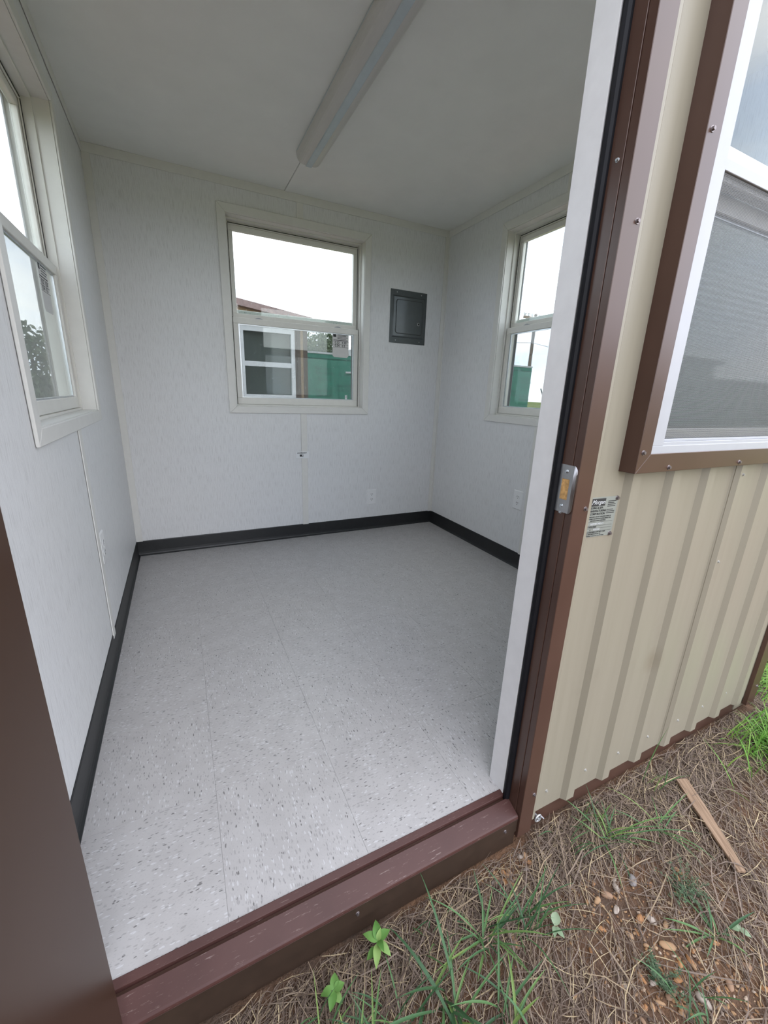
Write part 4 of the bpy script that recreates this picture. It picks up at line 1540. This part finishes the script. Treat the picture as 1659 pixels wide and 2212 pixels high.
MB().box(nx0 + 0.1, nx1 - 0.1, 0.2, 0.25, 0.05, hz(2.05)).build('inner_wall', 'panel_grey', nb)
ring_pieces('window_trim', 'brown_steel', nb, wx0 - 0.05, wx1 + 0.05, hz(wz0) - 0.05, hz(wz1) + 0.06, wx0, wx1, hz(wz0), hz(wz1), -0.03, 0.02)
wfr = ring(MB(), wx0, wx1, hz(wz0), hz(wz1), wx0 + 0.045, wx1 - 0.055, hz(wz0) + 0.06, hz(wz1) - 0.07, -0.02, 0.05)
wfr.box(wx0 + 0.045, wx1 - 0.055, -0.01, 0.05, hz(1.43), hz(1.50))
wfr = wfr.build('window', 'neighbour_white', nb)
MB().box(wx0 + 0.04, wx1 - 0.05, 0.030, 0.034, hz(wz0) + 0.05, hz(wz1) - 0.06).build('pane', 'clear_glass', wfr)
MB().box(nx1 - 0.155, nx1 - 0.105, -0.04, 0.0, 0.0, hz(2.12)).build('corner_trim', 'brown_steel', nb)
MB().box(nx1 - 0.105, nx1 - 0.060, -0.034, 0.0, 0.0, hz(2.12)).build('corner_strip', 'tan_board', nb)
MB().box(nx1 - 0.060, nx1 + 0.005, -0.04, 0.03, 0.0, hz(2.12)).build('corner_trim', 'brown_steel', nb)
rf_ = MB()
rf_.prism([(nx0 - 0.1, hz(2.385)), (nx1 + 0.06, hz(2.085)), (nx1 + 0.06, hz(2.165)), (nx0 - 0.1, hz(2.485))], 'y', -0.12, ny1 + 0.1)
roofn = rf_.build('roof', 'shingle_brown', nb)
mb = MB()
mb.prism([(nx0, hz(2.09)), (nx1 - 0.02, hz(2.09)), (nx1 - 0.02, hz(2.10)), (nx0, hz(2.37))], 'y', 0.0, ny1)
mb.build('gable', 'tan_board', nb)

# green sheathed structures
def sheathed(name, loc, wdt, dep, hgt, label, ncol):
    r = tag(empty(name, loc), label, 'board')
    MB().box(0, wdt, 0, dep, 0, hgt).build('sheathing', 'green_sheathing', r, 0.01)
    MB().box(-0.01, wdt + 0.01, -0.015, dep, hgt, hgt + 0.05).build('top_edge', 'white_panel', r)
    MB().box(0, wdt, -0.006, 0, hgt - 0.14, hgt - 0.11).build('seam_tape', 'board_text', r)
    for c in range(ncol):
        for k in range(6):
            x = 0.30 + c * 0.62
            z = hgt - 0.42 - k * 0.30 - (0.15 if c % 2 else 0)
            if k % 2 == c % 2:
                text_mesh('printed_text', 'See them\nSave them', 0.125, 'board_text', basis((x, -0.004, z), (1, 0, 0), (0, 0, 1)), r, 0.001)
            else:
                text_mesh('printed_text', 'G ~~~', 0.14, 'board_text', basis((x + 0.05, -0.004, z), (1, 0, 0), (0, 0, 1)), r, 0.001)
    return r


g1 = sheathed('green_sheathing_wall', (3.57, 11.0, GZ), 2.4, 1.2, hz(2.10), 'green sheathed wall with printed lettering behind the back window', 2)
MB().box(1.18, 1.75, -0.05, 0.0, hz(1.62), hz(1.67)).build('white_bar', 'white_panel', g1)
sheathed('green_sheathing_wall', (9.9, 11.0, GZ), 2.02, 0.6, hz(2.17), 'green sheathed board standing beyond the right window', 3)
wt = tag(empty('white_trailer', (6.95, 16.0, GZ)), 'white trailer at the right edge of the back window', 'trailer')
MB().box(0, 3.6, 0, 2.0, 0.35, 2.95).build('body', 'white_panel', wt, 0.03)
for x in (0.5, 3.0):
    MB().cyl((x, -0.02, 0.33), (x, 0.2, 0.33), 0.33, seg=18).build('wheel', 'black_rubber', wt)


# trees
def tree(x, y, h, rx, seed, label, leaf=0.10, n=2200, base=0.25):
    r = random.Random(seed)
    root = tag(empty('tree', (x, y, GZ)), label, 'tree', 'trees behind the buildings')
    MB().cyl((0, 0, 0), (0, 0, h * 0.6), h * 0.03, h * 0.015, 8).build('trunk', 'tree_bark', root)
    blobs = [(r.gauss(0, rx * 0.45), r.gauss(0, rx * 0.45), h * r.uniform(base + 0.1, 0.85), rx * r.uniform(0.35, 0.6)) for _ in range(14)]
    vs_, fs_, ts_ = [], [], []
    o = 0
    for k in range(n):
        bx, by, bz, br = blobs[k % len(blobs)]
        d = Vector((r.gauss(0, 1), r.gauss(0, 1), r.gauss(0, 1))).normalized() * br * r.random() ** 0.4
        p = Vector((bx, by, bz)) + d
        a = Vector((r.gauss(0, 1), r.gauss(0, 1), r.gauss(0, 1))).normalized() * leaf * r.uniform(0.6, 1.3)
        b = a.cross(Vector((r.gauss(0, 1), r.gauss(0, 1), r.gauss(0, 1)))).normalized() * leaf * 0.5
        vs_ += [tuple(p - a), tuple(p + b), tuple(p + a), tuple(p - b)]
        fs_.append((o, o + 1, o + 2, o + 3)); ts_ += [r.random()] * 4; o += 4
    me = bpy.data.meshes.new('foliage')
    me.from_pydata(vs_, [], fs_)
    at = me.attributes.new('tint', 'FLOAT', 'POINT'); at.data.foreach_set('value', np.array(ts_, np.float32))
    me.materials.append(M('tree_leaf'))
    ob = bpy.data.objects.new('foliage', me)
    COL.objects.link(ob)
    ob.parent = root


tree(4.9, 14.2, 3.55, 1.15, 1, 'leafy tree rising behind the green sheathed wall', 0.07, 5200, 0.15)
for x, y, h, lb in ((-4.6, 20.5, 3.7, 'dark leafy tree beyond the left window, nearest the sash stile'), (-8.6, 17.5, 3.6, 'dark leafy tree beyond the left window, left of the first one'),
                    (-12.4, 13.5, 3.9, 'dark leafy tree beyond the left window at the picture edge')):
    tree(x, y, h, 1.5, int(20 - x), lb, 0.12, 5000, 0.0)

# utility pole, wires
up = tag(empty('utility_pole', (25.5, 25.0, GZ)), 'wooden utility pole with crossarm seen through the right window', 'pole')
MB().cyl((0, 0, 0), (0, 0, 7.45), 0.16, 0.11, 10).build('pole', 'pole_wood', up)
MB().box(-1.25, 1.25, -0.10, 0.0, 7.05, 7.22).build('crossarm', 'pole_wood', up)
for k in range(7):
    MB().cyl((-1.15 + 0.38 * k, -0.05, 7.22), (-1.15 + 0.38 * k, -0.05, 7.42), 0.06, 0.045, 8).build('insulator', 'white_panel', up)
for k, (dx, z) in enumerate(((-1.15, 7.42), (-0.39, 7.42), (1.13, 7.42), (0.0, 5.4))):
    mb = MB()
    pv = None
    for s in range(13):
        t = s / 12
        p = (25.5 + dx - 11.0 + 22 * t, 25.0 - 0.05 + 2 * (t - 0.5), z + GZ - 0.9 * abs(2 * t - 1) * (1 - 0.45 * abs(2 * t - 1)))
        if pv:
            mb.cyl(pv, p, 0.014, seg=5, caps=False)
        pv = p
    o = mb.build('power_line', 'wire_dark')
    tag(o, ['left power line on the crossarm of the utility pole', 'second power line from the left on the utility pole crossarm', 'right power line on the crossarm of the utility pole', 'single lower line crossing the utility pole below its crossarm'][k], 'wire')
# fence post at the field
fp = tag(empty('fence_post', (12.9, 11.2, GZ)), 'thin fence post with slanted tip in the field beyond the right window', 'post')
MB().cyl((0, 0, 0), (0, 0, 1.25), 0.03, seg=8).build('post', 'wire_dark', fp)
MB().cyl((0, 0, 1.25), (-0.22, 0, 1.62), 0.022, seg=8).build('slanted_tip', 'wire_dark', fp)

# tan shed across the yard, mirrored in the outdoor window
sh = tag(empty('storage_shed', (9.0, -9.5, GZ)), 'tan shed with a lower wing, mirrored in the outdoor window', 'shed')
MB().box(0, 4.5, 0, 3.5, 0, 2.3).build('main_wall', 'cream_siding', sh, 0.01)
MB().prism([(-0.15, 2.3), (4.65, 2.3), (4.65, 2.38), (-0.15, 2.46)], 'y', -0.15, 3.65).build('roof', 'shingle_brown', sh)
MB().box(4.5, 9.5, 0.4, 3.2, 0, 1.88).build('wing_wall', 'cream_siding', sh, 0.01)
MB().box(4.5, 9.65, 0.25, 3.35, 1.88, 1.96).build('roof', 'shingle_brown', sh)
MB().box(1.6, 2.5, 3.5, 3.54, 0, 2.0).build('door', 'brown_steel', sh, 0.005)
